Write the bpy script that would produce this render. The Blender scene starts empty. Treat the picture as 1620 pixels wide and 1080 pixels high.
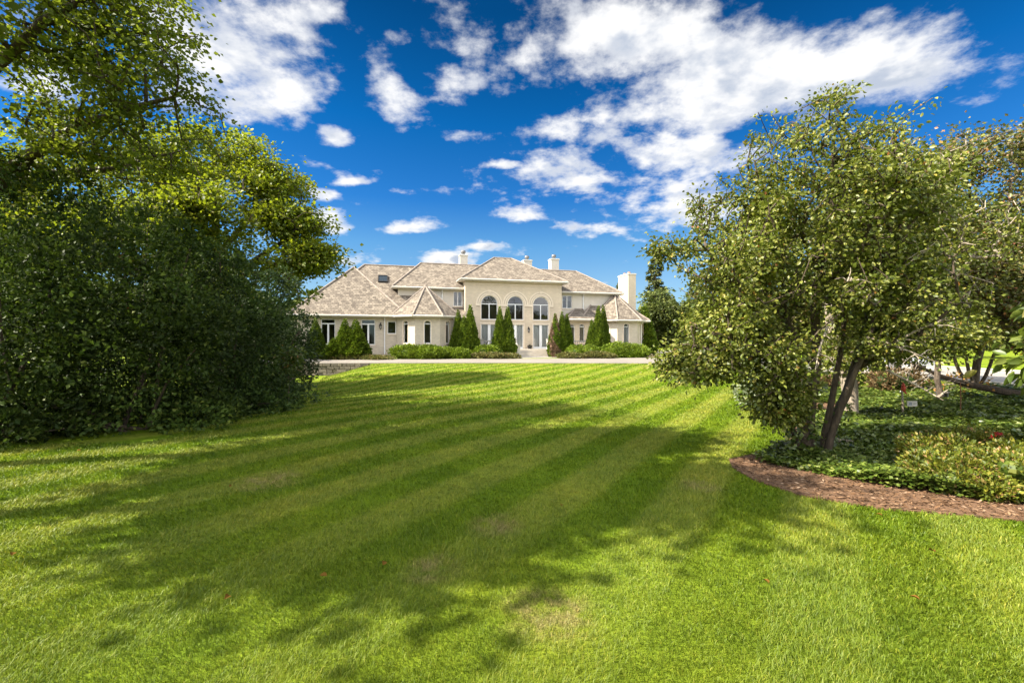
import bpy, bmesh, math, random
import numpy as np
from mathutils import Vector, Matrix
R = math.radians
PI = math.pi
rng = np.random.default_rng(7)
random.seed(7)
S = bpy.context.scene
C = S.collection

# ------------------------------------------------------------------ camera, sky, sun, exposure
CAM_H = 1.7
cd = bpy.data.cameras.new("camera")
cd.sensor_width = 36.0
cd.lens = 16.0
cd.clip_start = 0.05
cd.clip_end = 3000
cam = bpy.data.objects.new("camera", cd)
C.objects.link(cam)
cam.location = (0, 0, CAM_H)
cam.rotation_euler = (R(90), 0, 0)
S.camera = cam

SUN_AZ = 193.0      # direction the sun stands in, degrees from +X, counter-clockwise
SUN_EL = 44.0
sx, sy, sz = (math.cos(R(SUN_AZ)) * math.cos(R(SUN_EL)), math.sin(R(SUN_AZ)) * math.cos(R(SUN_EL)), math.sin(R(SUN_EL)))
sd = bpy.data.lights.new("sun", 'SUN')
sd.energy = 4.9
sd.angle = R(0.53)
sd.color = (1.0, 0.91, 0.76)
sun = bpy.data.objects.new("sun", sd)
C.objects.link(sun)
sun.rotation_euler = Vector((sx, sy, sz)).to_track_quat('Z', 'Y').to_euler()

S.view_settings.view_transform = 'Standard'
S.view_settings.look = 'None'
S.view_settings.exposure = 1.68
S.view_settings.gamma = 1.0
S.render.film_transparent = False

W = bpy.data.worlds.new("World")
S.world = W
W.use_nodes = True


def build_world():
    nt = W.node_tree
    N, L = nt.nodes, nt.links
    N.clear()

    def nd(t, **k):
        n = N.new(t)
        for a, b in k.items():
            setattr(n, a, b)
        return n

    def math_(op, a, b=None, c=None, clamp=False):
        n = nd('ShaderNodeMath', operation=op, use_clamp=clamp)
        for i, v in enumerate((a, b, c)):
            if v is None:
                continue
            if isinstance(v, (int, float)):
                n.inputs[i].default_value = v
            else:
                L.new(v, n.inputs[i])
        return n.outputs[0]

    def vmath(op, a, b=None, out=0):
        n = nd('ShaderNodeVectorMath', operation=op)
        for i, v in enumerate((a, b)):
            if v is None:
                continue
            if isinstance(v, tuple):
                n.inputs[i].default_value = v
            else:
                L.new(v, n.inputs[i])
        return n.outputs[out]

    def rng_(v, a, b, c, d, mode='SMOOTHSTEP'):
        n = nd('ShaderNodeMapRange', interpolation_type=mode)
        n.clamp = True
        L.new(v, n.inputs[0])
        for i, q in enumerate((a, b, c, d)):
            n.inputs[i + 1].default_value = q
        return n.outputs[0]

    tc = nd('ShaderNodeTexCoord')
    d = tc.outputs['Generated']
    sep = nd('ShaderNodeSeparateXYZ')
    L.new(d, sep.inputs[0])
    z = math_('ADD', math_('MAXIMUM', sep.outputs[2], 0.0), 0.22)
    inv = math_('DIVIDE', 1.0, z)
    px = math_('MULTIPLY', sep.outputs[0], inv)
    py = math_('MULTIPLY', sep.outputs[1], inv)
    cmb = nd('ShaderNodeCombineXYZ')
    L.new(px, cmb.inputs[0])
    L.new(py, cmb.inputs[1])
    P = cmb.outputs[0]

    def fbm(vec, scale, detail, rough, dist=0.0, lac=2.1):
        n = nd('ShaderNodeTexNoise', noise_dimensions='3D')
        n.inputs['Scale'].default_value = scale
        n.inputs['Detail'].default_value = detail
        n.inputs['Roughness'].default_value = rough
        n.inputs['Distortion'].default_value = dist
        n.inputs['Lacunarity'].default_value = lac
        L.new(vec, n.inputs['Vector'])
        return n.outputs[0]

    # cloud fields stand in the flat cloud layer (x/z, y/z): centre, radii, weight
    B = [(330, 85, 190, 120, 1.0), (420, 150, 120, 60, .9), (612, 140, 45, 75, .9), (735, 130, 90, 36, .75), (700, 66, 100, 40, .6),
         (532, 212, 30, 20, .8), (985, 60, 190, 110, 1.0), (1180, 120, 220, 110, 1.05), (1380, 110, 170, 75, 1.0),
         (1540, 150, 80, 45, .6), (1090, 175, 160, 70, .9), (850, 205, 70, 30, .75), (760, 215, 60, 14, .55), (930, 275, 120, 46, .85), (1060, 245, 150, 60, .85),
         (975, 320, 70, 34, .8), (1085, 330, 80, 60, .85), (870, 290, 80, 16, .6), (632, 360, 56, 12, .75), (670, 302, 60, 10, .6), (806, 340, 46, 13, .8),
         (775, 390, 34, 9, .8), (510, 308, 28, 12, .7), (520, 350, 40, 22, .8), (560, 411, 40, 12, .75), (712, 410, 46, 15, 1.0),
         (800, 260, 32, 9, .7), (555, 288, 36, 8, .6), (940, 360, 60, 14, .6), (80, 120, 140, 60, .7), (1560, 70, 70, 40, .3), (1240, 20, 160, 30, .5), (480, 20, 60, 30, .7), (640, 60, 40, 20, .5)]
    tot = None
    for (bx, by, rx, ry, w) in B:
        dx_, dz_ = (bx - 810) / 720.0, (540.0 - by) / 720.0
        n_ = math.sqrt(dx_ * dx_ + 1 + dz_ * dz_)
        k_ = dz_ + .22 * n_
        cu, cv = dx_ / k_, 1.0 / k_
        ru, rv = rx * 1.5 / 720.0 / k_, ry * 1.5 / 720.0 / (k_ * k_)
        q = vmath('SUBTRACT', P, (cu, cv, 0))
        q = vmath('MULTIPLY', q, (1 / ru, 1 / rv, 0))
        ln = vmath('LENGTH', q, out=1)
        m = rng_(ln, 0.0, 1.15, w + (.18 if rx < 65 and ry < 24 else 0), 0.0)
        tot = m if tot is None else math_('MAXIMUM', tot, m)
    # behind the viewer and overhead: unseen cloud cover added for white ambient light
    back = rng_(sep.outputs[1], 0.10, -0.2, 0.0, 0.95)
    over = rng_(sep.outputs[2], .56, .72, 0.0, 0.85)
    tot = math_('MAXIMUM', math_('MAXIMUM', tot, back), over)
    warp = vmath('MULTIPLY', P, (1.0, 1.0, 1.0))
    n1 = fbm(warp, 4.0, 12, .56, .1)
    n2 = fbm(warp, 12.0, 9, .62, .1)
    n12 = math_('ADD', math_('MULTIPLY', n1, .70), math_('MULTIPLY', n2, .30))
    dens = math_('ADD', math_('MULTIPLY', n12, 2.5), math_('MULTIPLY', tot, .66))
    cov = math_("MULTIPLY", rng_(dens, 1.43, 1.90, 0, 1), rng_(sep.outputs[2], .025, .09, 0, 1))
    # shade: the same field a little nearer to the sun
    off = vmath('ADD', P, (-0.07, -0.04, 0.0))
    s1 = fbm(off, 4.0, 5, .5, .1)
    s2 = fbm(P, 4.0, 5, .5, .1)
    df = math_('SUBTRACT', s2, s1)
    lit = rng_(df, -.085, .075, 0.0, 1.0)
    thick = rng_(dens, 1.55, 2.0, 0.0, 1.0)
    shade = math_('SUBTRACT', 1.0, math_('MULTIPLY', thick, math_('SUBTRACT', .85, math_('MULTIPLY', lit, .85))))

    sky = nd('ShaderNodeTexSky', sky_type='NISHITA')
    sky.sun_disc = False
    sky.sun_elevation = R(SUN_EL)
    sky.sun_rotation = math.atan2(sx, sy)  # measured from +Y
    sky.altitude = 200
    sky.air_density = 1.0
    sky.dust_density = 0.25
    sky.ozone_density = 3.0
    # the deep blue of a clear polarised sky: stronger blue with height
    cr = nd('ShaderNodeValToRGB')
    el = cr.color_ramp.elements
    while len(el) < 7:
        el.new(.5)
    for e_, (p_, c_) in zip(el, [(0, (.60, .74, .84)), (.124, (.62, .80, .92)), (.204, (.42, .78, .98)), (.292, (.13, .57, .98)), (.427, (.025, .48, .87)), (.585, (.010, .29, .53)), (1, (.02, .28, .5))]):
        e_.position = p_
        e_.color = (*c_, 1)
    L.new(sep.outputs[2], cr.inputs[0])
    hs = nd('ShaderNodeMix', data_type='RGBA', blend_type='MULTIPLY')
    hs.inputs[0].default_value = 1.0
    hv = nd('ShaderNodeHueSaturation')
    hv.inputs['Value'].default_value = .50
    L.new(sky.outputs[0], hv.inputs['Color'])
    L.new(hv.outputs[0], hs.inputs[6])
    L.new(cr.outputs[0], hs.inputs[7])
    cw = nd('ShaderNodeMix', data_type='RGBA')
    L.new(shade, cw.inputs[0])
    cw.inputs[6].default_value = (1.5, 1.75, 2.2, 1)
    cw.inputs[7].default_value = (3.35, 3.35, 3.35, 1)
    # clouds near the sun shine brighter
    sdot = vmath('DOT_PRODUCT', d, (sx, sy, sz), out=1)
    glow = rng_(sdot, .66, 1.0, 1.0, 2.2)
    rear_fill = rng_(sep.outputs[1], .0, -.35, 1.0, 2.6)  # unseen clouds behind the viewer brightened further, added fill for the facade
    glow = math_('MULTIPLY', glow, rear_fill)
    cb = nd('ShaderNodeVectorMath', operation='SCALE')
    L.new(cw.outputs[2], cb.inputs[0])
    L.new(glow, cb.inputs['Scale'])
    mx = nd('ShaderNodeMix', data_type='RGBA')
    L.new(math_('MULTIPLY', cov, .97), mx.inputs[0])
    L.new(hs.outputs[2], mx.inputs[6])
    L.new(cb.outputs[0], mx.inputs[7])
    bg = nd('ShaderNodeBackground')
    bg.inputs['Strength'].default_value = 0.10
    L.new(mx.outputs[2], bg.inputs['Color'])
    out = nd('ShaderNodeOutputWorld')
    L.new(bg.outputs[0], out.inputs[0])


build_world()

# ------------------------------------------------------------------ helpers


def S01(t):
    t = np.clip(t, 0, 1)
    return t * t * (3 - 2 * t)


def tz(x, y):
    """height of the ground"""
    x = np.asarray(x, float)
    y = np.asarray(y, float)
    left = S01((-x - 1.5) / 8.0)
    right = S01((x - 3.0) / 6.0)
    dip = -(.14 + .34 * left) * S01((y - 6) / 13.0) * (1 - right)
    rise = S01((y - 18.5) / 10.8)
    keep = 1 - S01((-x - 8.2) / 3.6)
    keep = np.where(y > 29.25, 1.0, keep)
    keep = np.where(x < -24, 0.25, keep)
    hv = -(x + 4.32) * .2588 + (y - 42.0) * .9659
    hu = (x + 4.32) * .9659 + (y - 42.0) * .2588
    steps = S01((hu - 3.2) / .8) * (1 - S01((hu - 7.9) / .8)) * (1 - S01((hv + 1.6) / .4))
    top = .29 * (1 - S01((x - 11) / 7.5)) + .26 * S01((hv + 4.8) / 2.6) * (1 - S01((x - 17) / 6)) * (1 - steps)
    z = dip + (top - dip) * rise * keep
    return z + .03 * np.sin(x * .45 + 1) * np.sin(y * .38) * S01((y - 4) / 5) * (1 - S01((y - 24) / 4))


def tzf(x, y):
    return float(tz(x, y))


class MB:
    """collects polygons with planar UVs in metres; builds one mesh object"""

    def __init__(s):
        s.v = []
        s.f = []
        s.m = []
        s.uv = []
        s.sm = []

    def poly(s, pts, mat=0, smooth=False):
        b = len(s.v)
        pts = [Vector(p) for p in pts]
        n = Vector((0, 0, 0))
        for i in range(len(pts)):
            p, q = pts[i], pts[(i + 1) % len(pts)]
            n += Vector(((p.y - q.y) * (p.z + q.z), (p.z - q.z) * (p.x + q.x), (p.x - q.x) * (p.y + q.y)))
        if n.length < 1e-9:
            return
        n.normalize()
        t = Vector((0, 0, 1)).cross(n)
        if t.length < 1e-3:
            t = Vector((1, 0, 0))
        t.normalize()
        bt = n.cross(t)
        s.v += [tuple(p) for p in pts]
        s.f.append(list(range(b, b + len(pts))))
        s.m.append(mat)
        s.sm.append(smooth)
        s.uv += [(p.dot(t), p.dot(bt)) for p in pts]

    def box(s, a, b, mat=0):
        x0, y0, z0 = a
        x1, y1, z1 = b
        s.poly([(x0, y0, z0), (x0, y1, z0), (x1, y1, z0), (x1, y0, z0)], mat)
        s.poly([(x0, y0, z1), (x1, y0, z1), (x1, y1, z1), (x0, y1, z1)], mat)
        s.poly([(x0, y0, z0), (x1, y0, z0), (x1, y0, z1), (x0, y0, z1)], mat)
        s.poly([(x1, y0, z0), (x1, y1, z0), (x1, y1, z1), (x1, y0, z1)], mat)
        s.poly([(x1, y1, z0), (x0, y1, z0), (x0, y1, z1), (x1, y1, z1)], mat)
        s.poly([(x0, y1, z0), (x0, y0, z0), (x0, y0, z1), (x0, y1, z1)], mat)

    def prism(s, poly, z0, z1, mat=0, caps=True):
        n = len(poly)
        for i in range(n):
            (ax, ay), (bx, by) = poly[i], poly[(i + 1) % n]
            s.poly([(ax, ay, z0), (bx, by, z0), (bx, by, z1), (ax, ay, z1)], mat)
        if caps:
            s.poly([(p[0], p[1], z1) for p in poly], mat)
            s.poly([(p[0], p[1], z0) for p in reversed(poly)], mat)

    def tube(s, path, rad, n=6, mat=0, cap=True):
        path = [Vector(p) for p in path]
        rings = []
        for i, p in enumerate(path):
            a = path[max(i - 1, 0)]
            b = path[min(i + 1, len(path) - 1)]
            t = (b - a).normalized()
            up = Vector((0, 0, 1)) if abs(t.z) < .9 else Vector((1, 0, 0))
            e1 = t.cross(up).normalized()
            e2 = t.cross(e1)
            r = rad[i] if isinstance(rad, (list, tuple)) else rad
            rings.append([p + e1 * (r * math.cos(k * 2 * PI / n)) + e2 * (r * math.sin(k * 2 * PI / n)) for k in range(n)])
        for i in range(len(rings) - 1):
            for k in range(n):
                s.poly([rings[i][k], rings[i + 1][k], rings[i + 1][(k + 1) % n], rings[i][(k + 1) % n]], mat, True)
        if cap:
            s.poly(rings[0], mat)
            s.poly(list(reversed(rings[-1])), mat)

    def lathe(s, prof, c, n=12, mat=0):
        cx, cy, cz = c
        for i in range(len(prof) - 1):
            r0, z0 = prof[i]
            r1, z1 = prof[i + 1]
            for k in range(n):
                a0, a1 = 2 * PI * k / n, 2 * PI * (k + 1) / n
                q = [(cx + r0 * math.cos(a0), cy + r0 * math.sin(a0), cz + z0), (cx + r0 * math.cos(a1), cy + r0 * math.sin(a1), cz + z0),
                     (cx + r1 * math.cos(a1), cy + r1 * math.sin(a1), cz + z1), (cx + r1 * math.cos(a0), cy + r1 * math.sin(a0), cz + z1)]
                if r0 < 1e-6:
                    q = [q[0], q[2], q[3]]
                elif r1 < 1e-6:
                    q = q[:3]
                s.poly(q, mat, True)

    def build(s, name, mats, parent=None, weld=False):
        me = bpy.data.meshes.new(name)
        me.from_pydata(s.v, [], s.f)
        if not isinstance(mats, (list, tuple)):
            mats = [mats]
        for m in mats:
            me.materials.append(m)
        ul = me.uv_layers.new(name="UVMap")
        ul.data.foreach_set("uv", np.array(s.uv, 'f').ravel())
        me.polygons.foreach_set("material_index", s.m)
        me.polygons.foreach_set("use_smooth", s.sm)
        if weld:
            bm = bmesh.new()
            bm.from_mesh(me)
            bmesh.ops.remove_doubles(bm, verts=bm.verts, dist=1e-4)
            bm.to_mesh(me)
            bm.free()
        me.update()
        o = bpy.data.objects.new(name, me)
        C.objects.link(o)
        if parent:
            o.parent = parent
        return o


def tag(o, label=None, cat=None, group=None, kind=None):
    if label:
        o['label'] = label
    if cat:
        o['category'] = cat
    if group:
        o['group'] = group
    if kind:
        o['kind'] = kind
    return o


def empty(name, loc, rz=0.0):
    o = bpy.data.objects.new(name, None)
    o.empty_display_size = .2
    C.objects.link(o)
    o.location = loc
    o.rotation_euler = (0, 0, rz)
    return o


def copy_tree(o, parent=None):
    c = o.copy()
    C.objects.link(c)
    c.parent = parent
    for ch in list(o.children):
        copy_tree(ch, c)
    return c


def np_mesh(name, verts, faces, mat, parent=None, smooth=False):
    """verts (n,3), faces (m,k) arrays -> object"""
    me = bpy.data.meshes.new(name)
    n, (m, k) = len(verts), faces.shape
    me.vertices.add(n)
    me.vertices.foreach_set("co", np.ascontiguousarray(verts, 'f').ravel())
    me.loops.add(m * k)
    me.loops.foreach_set("vertex_index", np.ascontiguousarray(faces, 'i').ravel())
    me.polygons.add(m)
    me.polygons.foreach_set("loop_start", np.arange(0, m * k, k, dtype='i'))
    if smooth:
        me.polygons.foreach_set("use_smooth", np.ones(m, bool))
    me.materials.append(mat)
    me.update(calc_edges=True)
    o = bpy.data.objects.new(name, me)
    C.objects.link(o)
    if parent:
        o.parent = parent
    return o


def unit(a):
    return a / np.maximum(np.linalg.norm(a, axis=-1, keepdims=True), 1e-9)


def leaves(name, cen, dirv, nor, size, mat, parent=None, width=.55, shape='kite', fold=.18):
    """one leaf per row: base at cen, pointing along dirv, face towards nor"""
    d = unit(dirv)
    sdv = unit(np.cross(nor, d))
    nn = np.cross(d, sdv)
    L_ = size[:, None]
    Wd = L_ * width * .5
    if shape == 'kite':
        v = np.stack([cen, cen + d * L_ * .45 + sdv * Wd + nn * L_ * fold, cen + d * L_, cen + d * L_ * .45 - sdv * Wd + nn * L_ * fold], 1)
        base = np.arange(len(cen))[:, None] * 4
        f = np.concatenate([base + np.array([[0, 1, 2]]), base + np.array([[0, 2, 3]])], 0)
        return np_mesh(name, v.reshape(-1, 3), f, mat, parent)
    if shape == 'oval':
        rows = [cen]
        prof = [(.0, 0.0, 0.0), (.22, .8, .0), (.55, 1.0, -.02), (.82, .55, -.08), (1.0, 0.0, -.16)]
        vs = []
        for (t, w, dr) in prof:
            c = cen + d * L_ * t + nn * L_ * dr
            if w == 0:
                vs.append(c)
            else:
                vs += [c + sdv * Wd * w + nn * L_ * fold * w * .5, c, c - sdv * Wd * w + nn * L_ * fold * w * .5]
        v = np.stack(vs, 1)
        base = np.arange(len(cen))[:, None] * 11
        q = [(0, 1, 2), (0, 2, 3), (1, 4, 5), (1, 5, 2), (2, 5, 6), (2, 6, 3), (4, 7, 8), (4, 8, 5), (5, 8, 9), (5, 9, 6), (7, 10, 8), (8, 10, 9)]
        f = np.concatenate([base + np.array([a]) for a in q], 0)
        return np_mesh(name, v.reshape(-1, 3), f, mat, parent)


# ------------------------------------------------------------------ materials
def mat_new(name):
    m = bpy.data.materials.new(name)
    m.use_nodes = True
    nt = m.node_tree
    b = nt.nodes['Principled BSDF']
    return m, nt, b


def link(nt, a, b):
    nt.links.new(a, b)


def mnode(nt, t, **k):
    n = nt.nodes.new(t)
    for a, b in k.items():
        setattr(n, a, b)
    return n


def ramp(nt, fac, stops):
    n = nt.nodes.new('ShaderNodeValToRGB')
    e = n.color_ramp.elements
    while len(e) < len(stops):
        e.new(.5)
    for el, (p, c) in zip(e, stops):
        el.position = p
        el.color = (*c, 1)
    link(nt, fac, n.inputs[0])
    return n.outputs[0]


def noise(nt, scale, detail=4, rough=.5, vec=None, dist=0):
    n = nt.nodes.new('ShaderNodeTexNoise')
    n.inputs['Scale'].default_value = scale
    n.inputs['Detail'].default_value = detail
    n.inputs['Roughness'].default_value = rough
    n.inputs['Distortion'].default_value = dist
    if vec is not None:
        link(nt, vec, n.inputs['Vector'])
    return n.outputs[0]


def mixc(nt, fac, a, b, mode='MIX'):
    n = nt.nodes.new('ShaderNodeMix')
    n.data_type = 'RGBA'
    n.blend_type = mode
    if isinstance(fac, (int, float)):
        n.inputs[0].default_value = fac
    else:
        link(nt, fac, n.inputs[0])
    for i, v in ((6, a), (7, b)):
        if isinstance(v, tuple):
            n.inputs[i].default_value = (*v, 1)
        else:
            link(nt, v, n.inputs[i])
    return n.outputs[2]


def bump(nt, b, h, strength=.4, dist=.02):
    n = nt.nodes.new('ShaderNodeBump')
    n.inputs['Strength'].default_value = strength
    n.inputs['Distance'].default_value = dist
    link(nt, h, n.inputs['Height'])
    link(nt, n.outputs[0], b.inputs['Normal'])


def plain(name, col, rough=.6, var=.12, scale=3.0, metal=0.0, bmp=0.0):
    m, nt, b = mat_new(name)
    tc = mnode(nt, 'ShaderNodeTexCoord')
    f = noise(nt, scale, 5, .6, tc.outputs['Object'])
    lo = tuple(c * (1 - var) for c in col)
    hi = tuple(min(1, c * (1 + var)) for c in col)
    link(nt, ramp(nt, f, [(.3, lo), (.7, hi)]), b.inputs['Base Color'])
    b.inputs['Roughness'].default_value = rough
    b.inputs['Metallic'].default_value = metal
    if bmp:
        bump(nt, b, noise(nt, scale * 8, 4, .6, tc.outputs['Object']), bmp)
    return m


def leaf_mat(name, stops, trans=.3, tcol=(.16, .24, .02), rough=.5, spec=.4, patch=0.0, patch_scale=.6):
    m, nt, b = mat_new(name)
    g = mnode(nt, 'ShaderNodeNewGeometry')
    col = ramp(nt, g.outputs['Random Per Island'], stops)
    if patch:
        tc = mnode(nt, 'ShaderNodeTexCoord')
        f = noise(nt, patch_scale, 3, .5, tc.outputs['Object'])
        mr = mnode(nt, 'ShaderNodeMapRange')
        link(nt, f, mr.inputs[0])
        mr.inputs[1].default_value = .35
        mr.inputs[2].default_value = .65
        mr.inputs[3].default_value = 1 - patch
        mr.inputs[4].default_value = 1 + patch
        hs = mnode(nt, 'ShaderNodeHueSaturation')
        link(nt, mr.outputs[0], hs.inputs['Value'])
        link(nt, col, hs.inputs['Color'])
        col = hs.outputs[0]
    link(nt, col, b.inputs['Base Color'])
    b.inputs['Roughness'].default_value = rough
    b.inputs['Specular IOR Level'].default_value = spec
    t = mnode(nt, 'ShaderNodeBsdfTranslucent')
    link(nt, mixc(nt, .6, col, tcol), t.inputs[0])
    mx = mnode(nt, 'ShaderNodeMixShader')
    mx.inputs[0].default_value = trans
    link(nt, b.outputs[0], mx.inputs[1])
    link(nt, t.outputs[0], mx.inputs[2])
    link(nt, mx.outputs[0], nt.nodes['Material Output'].inputs['Surface'])
    return m


def brick_mat(name, c1, c2, mortar, bw, bh, ms, bm=.3, var=.10, rough=.8, stain=None):
    m, nt, b = mat_new(name)
    uv = mnode(nt, 'ShaderNodeUVMap')
    br = mnode(nt, 'ShaderNodeTexBrick')
    link(nt, uv.outputs[0], br.inputs['Vector'])
    br.inputs['Color1'].default_value = (*c1, 1)
    br.inputs['Color2'].default_value = (*c2, 1)
    br.inputs['Mortar'].default_value = (*mortar, 1)
    br.inputs['Scale'].default_value = 1.0
    br.inputs['Mortar Size'].default_value = ms
    br.inputs['Mortar Smooth'].default_value = .3
    br.inputs['Bias'].default_value = 0.0
    br.inputs['Brick Width'].default_value = bw
    br.inputs['Row Height'].default_value = bh
    tc = mnode(nt, 'ShaderNodeTexCoord')
    f = noise(nt, .9, 6, .65, tc.outputs['Object'])
    col = mixc(nt, 1.0, br.outputs['Color'], ramp(nt, f, [(.3, (1 - var,) * 3), (.7, (1 + var * .4,) * 3)]), 'MULTIPLY')
    link(nt, col, b.inputs['Base Color'])
    b.inputs['Roughness'].default_value = rough
    inv = mnode(nt, 'ShaderNodeMath', operation='SUBTRACT')
    inv.inputs[0].default_value = 1.0
    link(nt, br.outputs['Fac'], inv.inputs[1])
    bump(nt, b, inv.outputs[0], bm, .01)
    return m


def shingle_mat(name):
    m, nt, b = mat_new(name)
    uv = mnode(nt, 'ShaderNodeUVMap')
    nz = mnode(nt, 'ShaderNodeTexNoise')
    nz.inputs['Scale'].default_value = 2.2
    nz.inputs['Detail'].default_value = 3
    link(nt, uv.outputs[0], nz.inputs['Vector'])
    ad = mnode(nt, 'ShaderNodeVectorMath', operation='SCALE')
    link(nt, nz.outputs['Color'], ad.inputs[0])
    ad.inputs['Scale'].default_value = .09
    sm = mnode(nt, 'ShaderNodeVectorMath', operation='ADD')
    link(nt, uv.outputs[0], sm.inputs[0])
    link(nt, ad.outputs[0], sm.inputs[1])
    br = mnode(nt, 'ShaderNodeTexBrick')
    link(nt, sm.outputs[0], br.inputs['Vector'])
    br.inputs['Color1'].default_value = (.225, .192, .152, 1)
    br.inputs['Color2'].default_value = (.088, .072, .056, 1)
    br.inputs['Mortar'].default_value = (.07, .05, .04, 1)
    br.inputs['Scale'].default_value = 1.0
    br.inputs['Mortar Size'].default_value = .016
    br.inputs['Mortar Smooth'].default_value = .25
    br.inputs['Brick Width'].default_value = .27
    br.inputs['Row Height'].default_value = .235
    br.offset = .37
    f = noise(nt, 1.1, 6, .7, uv.outputs[0])
    f2 = noise(nt, 14, 3, .7, uv.outputs[0])
    col = mixc(nt, 1.0, br.outputs['Color'], ramp(nt, f, [(.3, (.78, .75, .72)), (.7, (1.15, 1.15, 1.12))]), 'MULTIPLY')
    col = mixc(nt, 1.0, col, ramp(nt, f2, [(.3, (.75, .75, .75)), (.7, (1.22, 1.22, 1.22))]), 'MULTIPLY')
    link(nt, col, b.inputs['Base Color'])
    b.inputs['Roughness'].default_value = .85
    # each course: a wedge, thick at its lower edge
    sp = mnode(nt, 'ShaderNodeSeparateXYZ')
    link(nt, sm.outputs[0], sp.inputs[0])
    dv = mnode(nt, 'ShaderNodeMath', operation='DIVIDE')
    link(nt, sp.outputs[1], dv.inputs[0])
    dv.inputs[1].default_value = .235
    fr = mnode(nt, 'ShaderNodeMath', operation='FRACT')
    link(nt, dv.outputs[0], fr.inputs[0])
    iv = mnode(nt, 'ShaderNodeMath', operation='SUBTRACT')
    iv.inputs[0].default_value = 1.0
    link(nt, fr.outputs[0], iv.inputs[1])
    bump(nt, b, iv.outputs[0], .8, .03)
    return m


def glass_mat(name, tint=(.93, .95, .95), refl=.07):
    m, nt, b = mat_new(name)
    nt.nodes.remove(b)
    tr = mnode(nt, 'ShaderNodeBsdfTransparent')
    tr.inputs[0].default_value = (*tint, 1)
    gl = mnode(nt, 'ShaderNodeBsdfGlossy')
    gl.inputs['Roughness'].default_value = .015
    fr = mnode(nt, 'ShaderNodeFresnel')
    fr.inputs[0].default_value = 1.55
    ad = mnode(nt, 'ShaderNodeMath', operation='ADD', use_clamp=True)
    link(nt, fr.outputs[0], ad.inputs[0])
    ad.inputs[1].default_value = refl
    # old panes are not quite flat
    tc = mnode(nt, 'ShaderNodeTexCoord')
    bp = mnode(nt, 'ShaderNodeBump')
    bp.inputs['Strength'].default_value = .04
    bp.inputs['Distance'].default_value = .02
    link(nt, noise(nt, 1.3, 2, .5, tc.outputs['Object']), bp.inputs['Height'])
    link(nt, bp.outputs[0], gl.inputs['Normal'])
    mx = mnode(nt, 'ShaderNodeMixShader')
    link(nt, ad.outputs[0], mx.inputs[0])
    link(nt, tr.outputs[0], mx.inputs[1])
    link(nt, gl.outputs[0], mx.inputs[2])
    link(nt, mx.outputs[0], nt.nodes['Material Output'].inputs['Surface'])
    return m


def bark_mat(name, c0, c1):
    m, nt, b = mat_new(name)
    tc = mnode(nt, 'ShaderNodeTexCoord')
    mp = mnode(nt, 'ShaderNodeMapping')
    mp.inputs['Scale'].default_value = (9, 9, 2.2)
    link(nt, tc.outputs['Object'], mp.inputs[0])
    f = noise(nt, 2.0, 7, .7, mp.outputs[0], .6)
    link(nt, ramp(nt, f, [(.35, c0), (.65, c1)]), b.inputs['Base Color'])
    b.inputs['Roughness'].default_value = .9
    bump(nt, b, f, .9, .03)
    return m


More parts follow.
